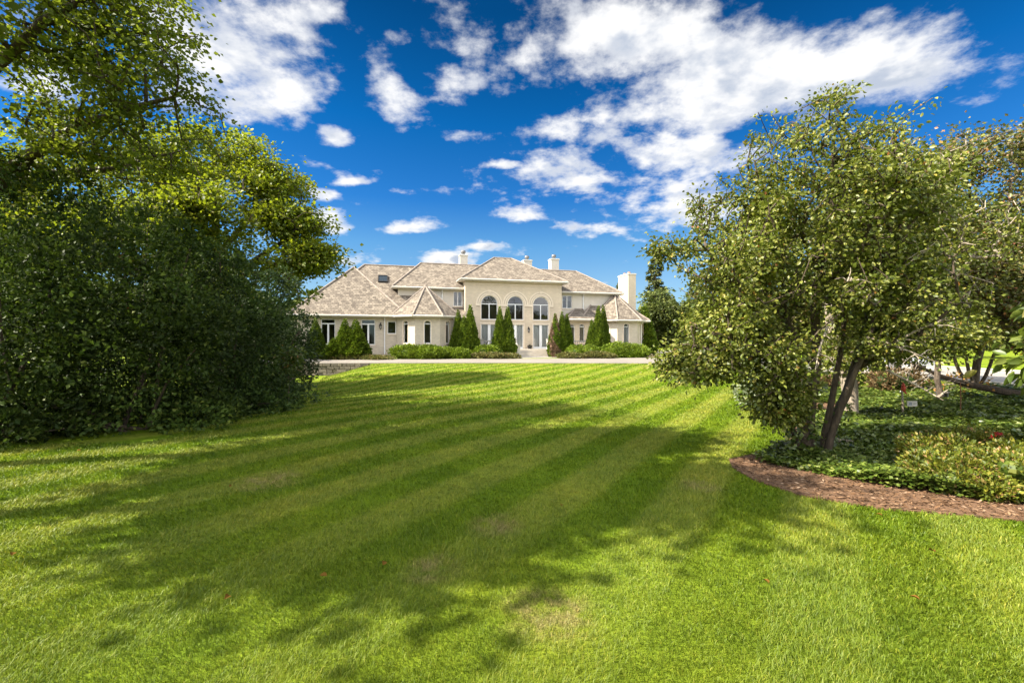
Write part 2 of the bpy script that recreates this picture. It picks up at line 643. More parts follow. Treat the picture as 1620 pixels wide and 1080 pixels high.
def lawn_nodes(nt):
    """grass colour at a place: mowing stripes, worn and yellow patches"""
    g = mnode(nt, 'ShaderNodeNewGeometry')
    pos = g.outputs['Position']
    nz = mnode(nt, 'ShaderNodeTexNoise')
    nz.inputs['Scale'].default_value = .22
    nz.inputs['Detail'].default_value = 2
    link(nt, pos, nz.inputs['Vector'])
    dt = mnode(nt, 'ShaderNodeVectorMath', operation='DOT_PRODUCT')
    link(nt, pos, dt.inputs[0])
    an = R(57)
    dt.inputs[1].default_value = (-math.sin(an), math.cos(an), 0)
    ad = mnode(nt, 'ShaderNodeMath', operation='MULTIPLY_ADD')
    link(nt, nz.outputs[0], ad.inputs[0])
    ad.inputs[1].default_value = .30
    link(nt, dt.outputs['Value'], ad.inputs[2])
    ml = mnode(nt, 'ShaderNodeMath', operation='MULTIPLY')
    link(nt, ad.outputs[0], ml.inputs[0])
    ml.inputs[1].default_value = 2 * PI / 1.15
    sn = mnode(nt, 'ShaderNodeMath', operation='SINE')
    ph = mnode(nt, 'ShaderNodeMath', operation='ADD')
    link(nt, ml.outputs[0], ph.inputs[0])
    ph.inputs[1].default_value = PI / 2 - (2.24 + .15) * 2 * PI / 1.15
    link(nt, ph.outputs[0], sn.inputs[0])
    mr = mnode(nt, 'ShaderNodeMapRange')
    link(nt, sn.outputs[0], mr.inputs[0])
    mr.inputs[1].default_value = -.45
    mr.inputs[2].default_value = .45
    f1 = noise(nt, .55, 6, .65, pos)
    f2 = noise(nt, 3.2, 5, .65, pos)
    # worn spots
    worn = None
    for (wx, wy, wr) in ((-2.95, 5.55, .55), (.22, 2.85, .42), (-.15, 4.2, .35), (2.2, 5.3, .3), (-.6, 3.4, .3)):
        ds = mnode(nt, 'ShaderNodeVectorMath', operation='DISTANCE')
        link(nt, pos, ds.inputs[0])
        ds.inputs[1].default_value = (wx, wy, 0)
        q = mnode(nt, 'ShaderNodeMapRange', interpolation_type='SMOOTHSTEP')
        link(nt, ds.outputs['Value'], q.inputs[0])
        q.inputs[1].default_value = wr * .25
        q.inputs[2].default_value = wr
        q.inputs[3].default_value = 1
        q.inputs[4].default_value = 0
        if worn is None:
            worn = q.outputs[0]
        else:
            m_ = mnode(nt, 'ShaderNodeMath', operation='MAXIMUM')
            link(nt, worn, m_.inputs[0])
            link(nt, q.outputs[0], m_.inputs[1])
            worn = m_.outputs[0]
    f4 = noise(nt, 7, 5, .7, pos)
    w2 = mnode(nt, 'ShaderNodeMath', operation='MULTIPLY', use_clamp=True)
    link(nt, worn, w2.inputs[0])
    link(nt, ramp(nt, f4, [(.38, (0, 0, 0)), (.6, (.8, .8, .8))]), w2.inputs[1])
    # the strip nearest the path was mown the other way: no stripes there
    sy_ = mnode(nt, 'ShaderNodeSeparateXYZ')
    link(nt, pos, sy_.inputs[0])
    hd = mnode(nt, 'ShaderNodeMapRange', interpolation_type='SMOOTHSTEP')
    link(nt, sy_.outputs[1], hd.inputs[0])
    hd.inputs[1].default_value = 2.6
    hd.inputs[2].default_value = 5.5
    hd.inputs[3].default_value = .12
    st_ = mnode(nt, 'ShaderNodeMix')
    link(nt, hd.outputs[0], st_.inputs[0])
    st_.inputs[2].default_value = .45
    link(nt, mr.outputs[0], st_.inputs[3])
    return st_.outputs[0], f1, f2, w2.outputs[0]


def grass_mat(name, blade):
    m, nt, b = mat_new(name)
    st, f1, f2, wn = lawn_nodes(nt)
    stripe = mixc(nt, st, (.110, .174, .006), (.172, .212, .022))
    c = mixc(nt, 1.0, stripe, ramp(nt, f1, [(.28, (.74, .84, .8)), (.5, (1, 1, 1)), (.75, (1.32, 1.14, 1.1))]), 'MULTIPLY')
    c = mixc(nt, 1.0, c, ramp(nt, f2, [(.3, (.78, .82, .75)), (.7, (1.2, 1.16, 1.15))]), 'MULTIPLY')
    c = mixc(nt, wn, c, (.23, .19, .075))
    if blade:
        g = mnode(nt, 'ShaderNodeNewGeometry')
        c = mixc(nt, 1.0, c, ramp(nt, g.outputs['Random Per Island'], [(0, (.7, .78, .7)), (.5, (1, 1, 1)), (.88, (1.25, 1.15, 1.2)), (.97, (1.9, 1.45, 2.2))]), 'MULTIPLY')
        link(nt, c, b.inputs['Base Color'])
        b.inputs['Roughness'].default_value = .55
        b.inputs['Specular IOR Level'].default_value = .3
        t = mnode(nt, 'ShaderNodeBsdfTranslucent')
        link(nt, c, t.inputs[0])
        mx = mnode(nt, 'ShaderNodeMixShader')
        mx.inputs[0].default_value = .35
        link(nt, b.outputs[0], mx.inputs[1])
        link(nt, t.outputs[0], mx.inputs[2])
        link(nt, mx.outputs[0], nt.nodes['Material Output'].inputs['Surface'])
    else:
        tc = mnode(nt, 'ShaderNodeNewGeometry')
        f3 = noise(nt, 45, 5, .75, tc.outputs['Position'])
        c = mixc(nt, 1.0, c, ramp(nt, f3, [(.3, (.75, .78, .7)), (.7, (1.25, 1.22, 1.15))]), 'MULTIPLY')
        link(nt, c, b.inputs['Base Color'])
        b.inputs['Roughness'].default_value = .9
        b.inputs['Specular IOR Level'].default_value = .1
        bump(nt, b, f3, .7, .04)
    return m


def mulch_mat(name, c0, c1, sc=22):
    m, nt, b = mat_new(name)
    g = mnode(nt, 'ShaderNodeNewGeometry')
    f = noise(nt, sc, 7, .75, g.outputs['Position'], .4)
    link(nt, ramp(nt, f, [(.33, c0), (.66, c1)]), b.inputs['Base Color'])
    b.inputs['Roughness'].default_value = .95
    bump(nt, b, f, 1.0, .03)
    return m


def paving_mat(name, col, joints=0):
    m, nt, b = mat_new(name)
    g = mnode(nt, 'ShaderNodeNewGeometry')
    f = noise(nt, .5, 6, .65, g.outputs['Position'])
    f2 = noise(nt, 60, 3, .7, g.outputs['Position'])
    c = ramp(nt, f, [(.3, tuple(x * .78 for x in col)), (.7, tuple(x * 1.12 for x in col))])
    c = mixc(nt, 1.0, c, ramp(nt, f2, [(.3, (.82,) * 3), (.7, (1.14,) * 3)]), 'MULTIPLY')
    if joints:
        br = mnode(nt, 'ShaderNodeTexBrick')
        link(nt, g.outputs['Position'], br.inputs['Vector'])
        br.offset = 0
        br.inputs['Scale'].default_value = 1
        br.inputs['Brick Width'].default_value = joints
        br.inputs['Row Height'].default_value = joints
        br.inputs['Mortar Size'].default_value = .025
        br.inputs['Color1'].default_value = (1, 1, 1, 1)
        br.inputs['Color2'].default_value = (.92, .92, .92, 1)
        br.inputs['Mortar'].default_value = (.5, .5, .5, 1)
        c = mixc(nt, 1.0, c, br.outputs['Color'], 'MULTIPLY')
    link(nt, c, b.inputs['Base Color'])
    b.inputs['Roughness'].default_value = .85
    bump(nt, b, f2, .25, .01)
    return m


M = {}
M['brick'] = brick_mat('cream_brick', (.66, .545, .40), (.575, .475, .35), (.47, .39, .30), .21, .075, .009, .25, .10)
M['brick_side'] = brick_mat('pale_brick', (.62, .535, .41), (.52, .45, .35), (.43, .375, .305), .21, .075, .009, .25, .12)
M['stucco'] = plain('stucco', (.58, .525, .445), .85, .06, 2.0, bmp=.1)
M['shingle'] = shingle_mat('cedar_shakes')
M['ridge'] = plain('ridge_cedar', (.25, .205, .17), .9, .25, 4, bmp=.5)
M['trim'] = plain('cream_trim', (.60, .56, .50), .5, .05, 1.5)
M['white'] = plain('white_paint', (.78, .78, .77), .4, .04, 2)
M['stone'] = plain('limestone', (.68, .575, .45), .75, .08, 3, bmp=.15)
M['stone_shade'] = plain('shade_line_limestone', (.40, .325, .245), .8, .12, 4, bmp=.2)  # limestone darkened to the tone of shadow, for the arch gaps
M['stone2'] = plain('pale_limestone', (.50, .46, .40), .75, .10, 3, bmp=.2)
M['glass'] = glass_mat('window_glass')
M['curtain'] = plain('curtain', (.80, .80, .80), .9, .08, 5)
M['dark'] = plain('dark_metal', (.025, .024, .023), .45, .2, 8, .3)
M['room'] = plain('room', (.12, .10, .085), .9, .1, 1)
M['clay'] = plain('clay_pot', (.42, .17, .08), .8, .15, 6)
M['steel'] = plain('flue_metal', (.22, .21, .21), .45, .2, 6, .6)
M['grass'] = grass_mat('lawn', False)
M['blade'] = grass_mat('grass_blades', True)
M['mulch'] = mulch_mat('bark_mulch', (.058, .029, .013), (.215, .115, .056))
M['soil'] = mulch_mat('bed_soil', (.035, .022, .014), (.13, .09, .055), 12)
M['drive'] = paving_mat('drive_asphalt', (.205, .182, .155))
M['road'] = paving_mat('road_concrete', (.27, .25, .225), 5.0)
M['kerb'] = paving_mat('kerb_concrete', (.36, .34, .305))
M['bark'] = bark_mat('grey_bark', (.05, .035, .024), (.20, .155, .115))
M['bark_pale'] = bark_mat('pale_bark', (.16, .125, .09), (.46, .39, .31))
M['bark_dark'] = bark_mat('dark_bark', (.030, .020, .012), (.105, .076, .048))
Y_ = (.30, .24, .03)
M['crab'] = leaf_mat('crabapple_leaf', [(0, (.045, .068, .008)), (.45, (.115, .140, .018)), (.8, (.195, .205, .036)), (.96, (.22, .22, .05)), (.988, (.32, .26, .045)), (1, (.26, .09, .03))],
                     .28, (.17, .22, .015), .42, .35, .25, 1.2)
M['crab2'] = leaf_mat('crabapple_leaf_rusty', [(0, (.040, .058, .010)), (.4, (.10, .118, .022)), (.8, (.165, .155, .04)), (.93, (.24, .15, .05)), (1, (.28, .09, .035))],
                      .26, (.15, .17, .02), .45, .45, .3, .9)
M['maple'] = leaf_mat('maple_leaf', [(0, (.055, .090, .006)), (.5, (.12, .165, .010)), (.85, (.19, .215, .014)), (1, (.28, .24, .02))], .48, (.30, .36, .012), .5, .35, .3, .5)
M['near_maple'] = leaf_mat('shade_maple_leaf', [(0, (.05, .082, .008)), (.5, (.11, .152, .012)), (1, (.18, .21, .02))], .48, (.22, .27, .015), .5, .35, .25, .5)
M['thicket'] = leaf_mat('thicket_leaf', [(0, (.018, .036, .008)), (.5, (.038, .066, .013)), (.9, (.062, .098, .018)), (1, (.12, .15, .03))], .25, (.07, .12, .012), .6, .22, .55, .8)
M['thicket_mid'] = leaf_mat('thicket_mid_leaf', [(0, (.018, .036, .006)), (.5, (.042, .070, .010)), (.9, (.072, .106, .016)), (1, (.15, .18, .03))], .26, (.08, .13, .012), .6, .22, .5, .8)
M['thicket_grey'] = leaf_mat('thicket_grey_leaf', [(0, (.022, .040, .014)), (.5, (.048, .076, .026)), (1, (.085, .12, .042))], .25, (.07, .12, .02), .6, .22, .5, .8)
M['arbor'] = leaf_mat('arborvitae_spray', [(0, (.042, .074, .007)), (.5, (.105, .165, .010)), (1, (.20, .255, .018))], .28, (.08, .13, .01), .6, .3, .3, 2.0)
M['arbor_dead'] = leaf_mat('dead_spray', [(0, (.10, .065, .04)), (.5, (.20, .13, .085)), (1, (.33, .22, .15))], .15, (.25, .16, .1), .8, .1)
M['yew'] = leaf_mat('yew_spray', [(0, (.06, .10, .008)), (.5, (.14, .21, .010)), (1, (.22, .28, .018))], .25, (.15, .22, .01), .6, .3, .3, 1.2)
M['spruce'] = leaf_mat('spruce_needles', [(0, (.030, .044, .014)), (.5, (.080, .095, .028)), (1, (.15, .155, .045))], .1, (.07, .09, .02), .7, .2, .3, .6)
M['wood'] = leaf_mat('far_leaf', [(0, (.032, .050, .010)), (.5, (.075, .100, .020)), (1, (.14, .16, .034))], .25, (.10, .13, .02), .6, .3, .35, .3)
M['ivy'] = leaf_mat('ivy_leaf', [(0, (.030, .056, .007)), (.5, (.078, .118, .014)), (.9, (.14, .18, .03)), (1, (.22, .24, .06))], .25, (.10, .15, .02), .32, .6, .3, 1.0)
M['spirea'] = leaf_mat('spirea_leaf', [(0, (.045, .070, .008)), (.5, (.115, .145, .012)), (.85, (.21, .20, .02)), (.94, (.30, .21, .07)), (1, (.30, .15, .07))], .3, (.26, .26, .02), .5, .4, .25, 2.0)
M['silver'] = leaf_mat('silver_leaf', [(0, (.13, .17, .09)), (.6, (.26, .30, .19)), (1, (.38, .42, .29))], .3, (.3, .35, .2), .6, .3)
M['rust_shrub'] = leaf_mat('rusty_leaf', [(0, (.07, .06, .025)), (.5, (.14, .10, .045)), (1, (.23, .15, .07))], .25, (.3, .15, .06), .6, .3)
M['bigleaf'] = leaf_mat('big_leaf', [(0, (.045, .075, .012)), (.6, (.085, .125, .02)), (.93, (.14, .17, .03)), (1, (.32, .10, .04))], .35, (.18, .24, .02), .42, .5, .2, 2)
M['perennial'] = leaf_mat('perennial_leaf', [(0, (.06, .07, .02)), (.5, (.12, .125, .03)), (.85, (.19, .17, .05)), (1, (.22, .12, .06))], .25, (.18, .2, .03), .6, .3)
M['red_flower'] = leaf_mat('red_petal', [(0, (.20, .010, .010)), (1, (.40, .02, .02))], .15, (.5, .03, .02), .5, .3)
M['leaf_litter'] = leaf_mat('fallen_leaf', [(0, (.07, .036, .008)), (.5, (.12, .062, .012)), (1, (.19, .11, .02))], .1, (.12, .06, .01), .9, .05)
M['orange'] = leaf_mat('orange_leaf', [(0, (.45, .20, .04)), (1, (.62, .36, .08))], .35, (.6, .35, .06), .5, .3)
M['chips'] = leaf_mat('bark_chip', [(0, (.045, .024, .012)), (.5, (.12, .066, .034)), (.9, (.21, .13, .075)), (1, (.30, .21, .14))], .0, (.1, .06, .03), .9, .1)

# ------------------------------------------------------------------ ground
OX, OY, YAW = -4.32, 42.0, R(15)
CA, SA = math.cos(YAW), math.sin(YAW)


def H(u, v):
    """house plan -> world"""
    return OX + u * CA - v * SA, OY + u * SA + v * CA


def ground():
    xs = np.unique(np.concatenate([np.linspace(-600, -60, 14), np.linspace(-60, -24, 19), np.arange(-24, 30, .5), np.linspace(30, 70, 21), np.linspace(70, 700, 14)]))
    ys = np.unique(np.concatenate([np.linspace(-300, -20, 8), np.linspace(-20, 0, 11), np.arange(0, 28.5, .5), [28.75, 29.0, 29.2, 29.3, 29.5], np.arange(30, 60, 1.0), np.linspace(60, 1200, 22)]))
    X, Yg = np.meshgrid(xs, ys)
    Z = tz(X, Yg)
    v = np.stack([X, Yg, Z], -1).reshape(-1, 3)
    nx, ny = len(xs), len(ys)
    i = np.arange(nx - 1)[None] + np.arange(ny - 1)[:, None] * nx
    f = np.stack([i, i + 1, i + 1 + nx, i + nx], -1).reshape(-1, 4)
    o = np_mesh('lawn', v, f, M['grass'], smooth=True)
    tag(o, kind='structure')


ground()


def sheet(name, pts2, lift, mat, step=.5, thick=None):
    """polygon laid on the ground: a fine grid cut to the outline"""
    me = bpy.data.meshes.new(name)
    bm = bmesh.new()
    f = bm.faces.new([bm.verts.new((x, y, 0)) for x, y in pts2])
    bm.normal_update()
    if f.normal.z < 0:
        f.normal_flip()
    x0, x1 = min(p[0] for p in pts2), max(p[0] for p in pts2)
    y0, y1 = min(p[1] for p in pts2), max(p[1] for p in pts2)
    for ax, a, b in ((0, x0, x1), (1, y0, y1)):
        k = a + step
        while k < b:
            co = (k, 0, 0) if ax == 0 else (0, k, 0)
            no = (1, 0, 0) if ax == 0 else (0, 1, 0)
            bmesh.ops.bisect_plane(bm, geom=bm.verts[:] + bm.edges[:] + bm.faces[:], plane_co=co, plane_no=no)
            k += step
    for v in bm.verts:
        v.co.z = tzf(v.co.x, v.co.y) + lift
    if thick:
        ed = [e for e in bm.edges if e.is_boundary]
        r = bmesh.ops.extrude_edge_only(bm, edges=ed)
        for v in r['geom']:
            if isinstance(v, bmesh.types.BMVert):
                v.co.z -= thick
    bmesh.ops.triangulate(bm, faces=bm.faces[:])
    bm.to_mesh(me)
    bm.free()
    me.materials.append(mat)
    o = bpy.data.objects.new(name, me)
    C.objects.link(o)
    tag(o, kind='structure')
    return o


drive_poly = [(-30, 29.28), (-9, 29.28), (-5, 29.4), (0, 29.5), (6, 29.2), (10, 28.6), (14, 27.2), (17, 25.5), (19.2, 23.5), (19.3, 40), (17, 39.6), (13, 38.9), (8, 37.8), (3, 36.9), (-3, 36.2), (-10, 35.2), (-18, 34.2), (-30, 33.0)]
sheet('driveway', drive_poly, .03, M['drive'], .8, .06)
sheet('road', [(19.35, -40), (26.5, -40), (26.5, 140), (19.35, 140)], .012, M['road'], 1.5)
for k, (xa, xb, ya, yb) in enumerate(((19.05, 19.33, -40, 23.0), (26.52, 26.8, -40, 140), (19.05, 19.33, 41, 140))):
    kb = MB()
    kb.box((xa, ya, -.1), (xb, yb, .09))
    tag(kb.build('kerb', M['kerb']), kind='structure')
sheet('pavement', [(28.6, -40), (30.0, -40), (30.0, 140), (28.6, 140)], .012, M['kerb'], 2.0)
bed_out = [(2.95, 6.1), (2.95, 5.55), (3.16, 5.0), (3.70, 4.60), (4.27, 4.45), (4.85, 4.28), (7, 4.0), (12, 3.8), (18.6, 4.4), (18.6, 16.8), (13, 17.2), (10.0, 16.0), (8.4, 13.6), (7.1, 11.4), (5.9, 9.4), (4.75, 7.8), (3.9, 6.95), (3.1, 6.5)]
sheet('mulch_bed', bed_out, .022, M['mulch'], .4, .05)
sheet('front_walk', [H(4.1, -5.0), H(7.65, -4.8), H(7.65, -2.6), H(4.1, -2.6)], .028, M['stone2'], .5)
sheet('planting_bed', [H(-15, -4.6), H(-8, -4.9), H(-2, -5.0), H(3.7, -4.4), H(3.7, -1.7), H(8.2, -1.7), H(8.2, -4.4), H(13, -5.2), H(18.2, -5.0), H(19.5, 4), H(-15, 4)], .02, M['soil'], .8)


def inside(poly, x, y):
    """points in polygon, vectorised"""
    r = np.zeros(len(x), bool)
    n = len(poly)
    for i in range(n):
        (x0, y0), (x1, y1) = poly[i], poly[(i + 1) % n]
        c = ((y0 > y) != (y1 > y)) & (x < (x1 - x0) * (y - y0) / ((y1 - y0) or 1e-9) + x0)
        r ^= c
    return r


def grass_blades():
    N = 820000
    # distance falls off so that the picture is covered evenly
    t = rng.random(N)
    y = 1.6 * (29.0 / 1.6) ** (t ** 1.06)
    x = (rng.random(N) * 2 - 1) * (1.24 * y + 1.9)
    ok = ~inside(bed_out, x, y)
    ok &= (x > -6.2 - .35 * np.maximum(0, y - 13)) | (y < 7.7)
    ok &= x < 18.5
    x, y = x[ok], y[ok]
    n = len(x)
    d = np.hypot(x, y)
    z = tz(x, y) - .004
    patch = .5 + .5 * np.sin(x * 1.7 + 2 * np.sin(y * .9)) * np.sin(y * 1.3 + np.sin(x * 1.1))
    h = (.026 + .022 * rng.random(n)) * (.75 + .45 * patch) * np.clip(.9 + d * .018, 1, 1.5)
    w = np.clip(.00125 * d, .0026, .022) * (.7 + .6 * rng.random(n))
    an = R(57)
    s = (-math.sin(an) * x + math.cos(an) * y)
    lean = np.where(np.sin((s - 2.24) * 2 * PI / 1.15 + PI / 2) > 0, 1.0, -1.0)
    a = rng.random(n) * 2 * PI
    tilt = .25 + .75 * rng.random(n)
    dx = np.cos(a) * tilt + .28 * lean * math.cos(an)
    dy = np.sin(a) * tilt + .28 * lean * math.sin(an)
    b = rng.random(n) * 2 * PI
    ex, ey = np.cos(b) * w * .5, np.sin(b) * w * .5
    P = np.stack([x, y, z], 1)
    up = np.stack([dx * h * .35, dy * h * .35, h * .62], 1)
    tp = np.stack([dx * h * .95, dy * h * .95, h * (1.0 - .22 * tilt)], 1)
    E = np.stack([ex, ey, 0 * ex], 1)
    v = np.stack([P - E, P + E, P + up + E * .8, P + up - E * .8, P + tp], 1).reshape(-1, 3)
    base = np.arange(n)[:, None] * 5
    f = np.concatenate([base + np.array([[0, 1, 2]]), base + np.array([[0, 2, 3]]), base + np.array([[3, 2, 4]])], 0)
    o = np_mesh('grass', v, f, M['blade'])
    tag(o, 'short green mown grass blades covering the sloping lawn', 'grass', kind='stuff')


grass_blades()

# ------------------------------------------------------------------ plants
FOL = {}


def skeleton_tree(name, base, trunks, blobs, ncl, per, lsize, mleaf, mbark, sig=.28, flat=.6, shape='kite', width=.6, seed=1, twig=.008, droop=.25, extra=None, shell=.5, upn=.7):
    """trunks: polylines [(x,y,z,r)..] in world; blobs: (x,y,z,rx,ry,rz,weight) in world; leaves grow in clusters at twig ends"""
    g = np.random.default_rng(seed)
    nodes, par, rad, plen = [], [], [], []
    for tr in trunks:
        prev = -1
        start = np.array(tr[0][:3])
        if nodes:
            dd = np.linalg.norm(np.array(nodes) - start, axis=1)
            j = int(dd.argmin())
            if dd[j] < .25:
                prev = j
        for i, p in enumerate(tr):
            p3 = np.array(p[:3], float)
            if i > 0:
                a3, ar = np.array(tr[i - 1][:3], float), tr[i - 1][3]
                k = max(1, int(np.linalg.norm(p3 - a3) / .35))
                for q in range(1, k + 1):
                    t = q / k
                    jit = g.normal(0, .018, 3) if q < k else 0
                    nodes.append(a3 + (p3 - a3) * t + jit)
                    par.append(prev)
                    rad.append(ar + (p[3] - ar) * t)
                    plen.append((plen[prev] if prev >= 0 else 0) + .35)
                    prev = len(nodes) - 1
            elif prev < 0 or np.linalg.norm(nodes[prev] - p3) > .01:
                nodes.append(p3)
                par.append(prev)
                rad.append(p[3])
                plen.append(plen[prev] if prev >= 0 else 0)
                prev = len(nodes) - 1
    ntr = len(nodes)
    # cluster centres
    wts = np.array([b[6] for b in blobs], float)
    wts /= wts.sum()
    big = ncl * 3
    idx = g.choice(len(blobs), big, p=wts)
    bl = np.array(blobs)[idx]
    dv = unit(g.normal(size=(big, 3)))
    rr = g.random(big) ** shell
    kk = g.normal(size=(7, 3)) / (sig * 2.1)
    ph = g.random(7) * 2 * PI
    # ragged outline: lobes swell and shrink with direction, some sprays stick out
    rag = 1 + .22 * np.sin(dv @ (kk[:3].T * sig * 5) + ph[:3]).sum(1) / 1.5
    rag = np.where(g.random(big) < .05, 1.3, rag)
    cc = bl[:, :3] + dv * (rr * rag)[:, None] * bl[:, 3:6]
    # gaps between the sprays
    fld = np.sin(cc @ kk.T + ph).sum(1)
    cc = cc[np.argsort(-(fld + g.normal(0, 1.1, big)))][:int(ncl * 1.5)]
    cc = cc[g.permutation(len(cc))[:ncl]]
    cc[:, 2] = np.maximum(cc[:, 2], base[2] + .25)
    T = np.array(nodes)
    dist = np.array([np.linalg.norm(T - c, axis=1).min() for c in cc])
    order = np.argsort(dist)
    NP = np.zeros((ntr + ncl * 14, 3))
    PL = np.zeros(ntr + ncl * 14)
    NP[:ntr] = T
    PL[:ntr] = plen
    cnt = ntr
    tips = []
    for j in order:
        c = cc[j]
        dd = np.linalg.norm(NP[:cnt] - c, axis=1)
        dd[:1] += 1.5
        k = int((dd + .22 * PL[:cnt]).argmin())
        a = NP[k].copy()
        L_ = np.linalg.norm(c - a)
        ns = max(1, min(12, int(L_ / .4)))
        pv = k
        bend = g.normal(0, .06 * L_, 3) + np.array([0, 0, .10 * L_])
        for q in range(1, ns + 1):
            t = q / ns
            p = a + (c - a) * t + bend * math.sin(PI * t) + g.normal(0, .012, 3)
            NP[cnt] = p
            PL[cnt] = PL[pv] + L_ / ns
            par.append(pv)
            rad.append(0)
            pv = cnt
            cnt += 1
        tips.append((pv, j))
    # pipe model
    n = cnt
    acc = np.zeros(n)
    for pv, _ in tips:
        acc[pv] += 1
    for i in range(n - 1, -1, -1):
        if par[i] >= 0:
            acc[par[i]] += acc[i]
    r = twig * np.maximum(acc, .6) ** .47
    for i in range(ntr):
        r[i] = max(rad[i], min(r[i], rad[i] * 1.05))
    root = empty(name, base)
    base = np.array(base)
    # wood: one 5-sided segment per edge, rings shared along chains
    ii = np.array([i for i in range(n) if par[i] >= 0])
    A, B = NP[[par[i] for i in ii]], NP[ii]
    ra = np.minimum(r[[par[i] for i in ii]], r[ii] * 1.6 + .004)
    rb = r[ii]
    t = unit(B - A)
    ref = np.where(np.abs(t[:, 2:3]) < .9, np.array([[0, 0, 1.0]]), np.array([[1.0, 0, 0]]))
    e1 = unit(np.cross(t, ref))
    e2 = np.cross(t, e1)
    K = 7
    vs = []
    for (Pn, rn) in ((A, ra), (B + t * (rb[:, None] * .3), rb)):
        for k in range(K):
            vs.append(Pn + e1 * (rn * math.cos(2 * PI * k / K))[:, None] + e2 * (rn * math.sin(2 * PI * k / K))[:, None])
    v = np.stack(vs, 1) - base
    bs = np.arange(len(ii))[:, None] * 2 * K
    f = np.concatenate([bs + np.array([[k, K + k, K + (k + 1) % K, (k + 1) % K]]) for k in range(K)], 0)
    np_mesh('trunk', v.reshape(-1, 3), f, mbark, root, smooth=True)
    # leaves
    tp = np.array([p for p, _ in tips])
    jj = np.array([j for _, j in tips])
    nl = g.poisson(per, len(tp))
    rep = np.repeat(np.arange(len(tp)), nl)
    c0 = NP[tp][rep]
    q0 = NP[[par[i] for i in tp]][rep]
    s = g.random((len(rep), 1)) ** .6
    sg = sig * (.6 + .8 * g.random(len(tp)))[rep][:, None]
    off = g.normal(size=(len(rep), 3)) * sg * np.array([[1, 1, flat]])
    pos = q0 + (c0 - q0) * s + off
    dirv = unit(off + g.normal(size=off.shape) * .5 * sig) + np.array([[0, 0, -droop]])
    nor = g.normal(size=off.shape) * .75 + np.array([[0, 0, upn]])
    sz = lsize * (.6 + .7 * g.random(len(rep)))
    cr = leaves('crown', pos - base, dirv, nor, sz, mleaf, root, width=width, shape=shape)
    if extra:
        extra(root, base, g)
    return root


def blob_shrub(name, base, blobs, n, lsize, mleaf, seed=1, core=None, mcore=None, width=.55, up=.4, depth=.28, shape='kite', stems=0, outward=1.0):
    """leafy mass: leaves in clumps on the outside of overlapping lobes; blobs relative to the base"""
    g = np.random.default_rng(seed)
    bl = np.array(blobs, float)
    area = (bl[:, 3] * bl[:, 4] + bl[:, 3] * bl[:, 5] + bl[:, 4] * bl[:, 5])
    idx = g.choice(len(bl), n, p=area / area.sum())
    b = bl[idx]
    # clumps: directions gathered round a smaller set
    ncl = max(12, n // 22)
    cd_ = unit(g.normal(size=(ncl, 3)))
    cb = g.choice(len(bl), ncl, p=area / area.sum())
    cr_ = 1 - depth * 1.2 * g.random(ncl) ** 1.5 + .12 * g.random(ncl)
    ci = g.integers(0, ncl, n)
    use = g.random(n) < .78
    dv = unit(np.where(use[:, None], cd_[ci] + g.normal(size=(n, 3)) * .13, g.normal(size=(n, 3))))
    b = np.where(use[:, None], bl[cb[ci]], b)
    rr = np.where(use, cr_[ci] + g.normal(size=n) * .05, 1 - depth * 1.6 * g.random(n))
    pos = b[:, :3] + dv * rr[:, None] * b[:, 3:6]
    # drop what lies deep in another lobe or under the ground
    keep = pos[:, 2] > .02
    for q in bl:
        e = np.linalg.norm((pos - q[:3]) / q[3:6], axis=1)
        keep &= e > .45
    pos, dv = pos[keep], dv[keep]
    m = len(pos)
    dirv = dv * outward + g.normal(size=(m, 3)) * .6 + np.array([[0, 0, up]])
    nor = dv * .6 + g.normal(size=(m, 3)) * .7 + np.array([[0, 0, .5]])
    sz = lsize * (.6 + .75 * g.random(m))
    root = empty(name, base)
    leaves('foliage', pos, dirv, nor, sz, mleaf, root, width=width, shape=shape)
    if core:
        mb = MB()
        for q in bl:
            cx, cy, cz = q[0], q[1], q[2]
            rx, ry, rz = q[3] * core, q[4] * core, q[5] * core
            nu, nv = 12, 7
            ring = [[(cx + rx * math.sin(PI * i / nv) * math.cos(2 * PI * k / nu), cy + ry * math.sin(PI * i / nv) * math.sin(2 * PI * k / nu), max(0, cz + rz * math.cos(PI * i / nv))) for k in range(nu)] for i in range(nv + 1)]
            for i in range(nv):
                for k in range(nu):
                    pts = [ring[i][k], ring[i + 1][k], ring[i + 1][(k + 1) % nu], ring[i][(k + 1) % nu]]
                    mb.poly(pts)
        mb.build('inner_growth', mcore or mleaf, root)
    if stems:
        mb = MB()
        for k in range(stems):
            a = 2 * PI * k / stems + g.random()
            q = bl[g.integers(0, len(bl))]
            tip = Vector((q[0] + .4 * q[3] * math.cos(a), q[1] + .4 * q[4] * math.sin(a), q[2]))
            r0 = .03 + .02 * g.random()
            mb.tube([(.25 * math.cos(a), .25 * math.sin(a), -.05), tuple(tip * .5 + Vector((0, 0, .1))), tuple(tip)], [r0, r0 * .7, r0 * .35], 5)
        mb.build('stem', M['bark_dark'], root)
    return root


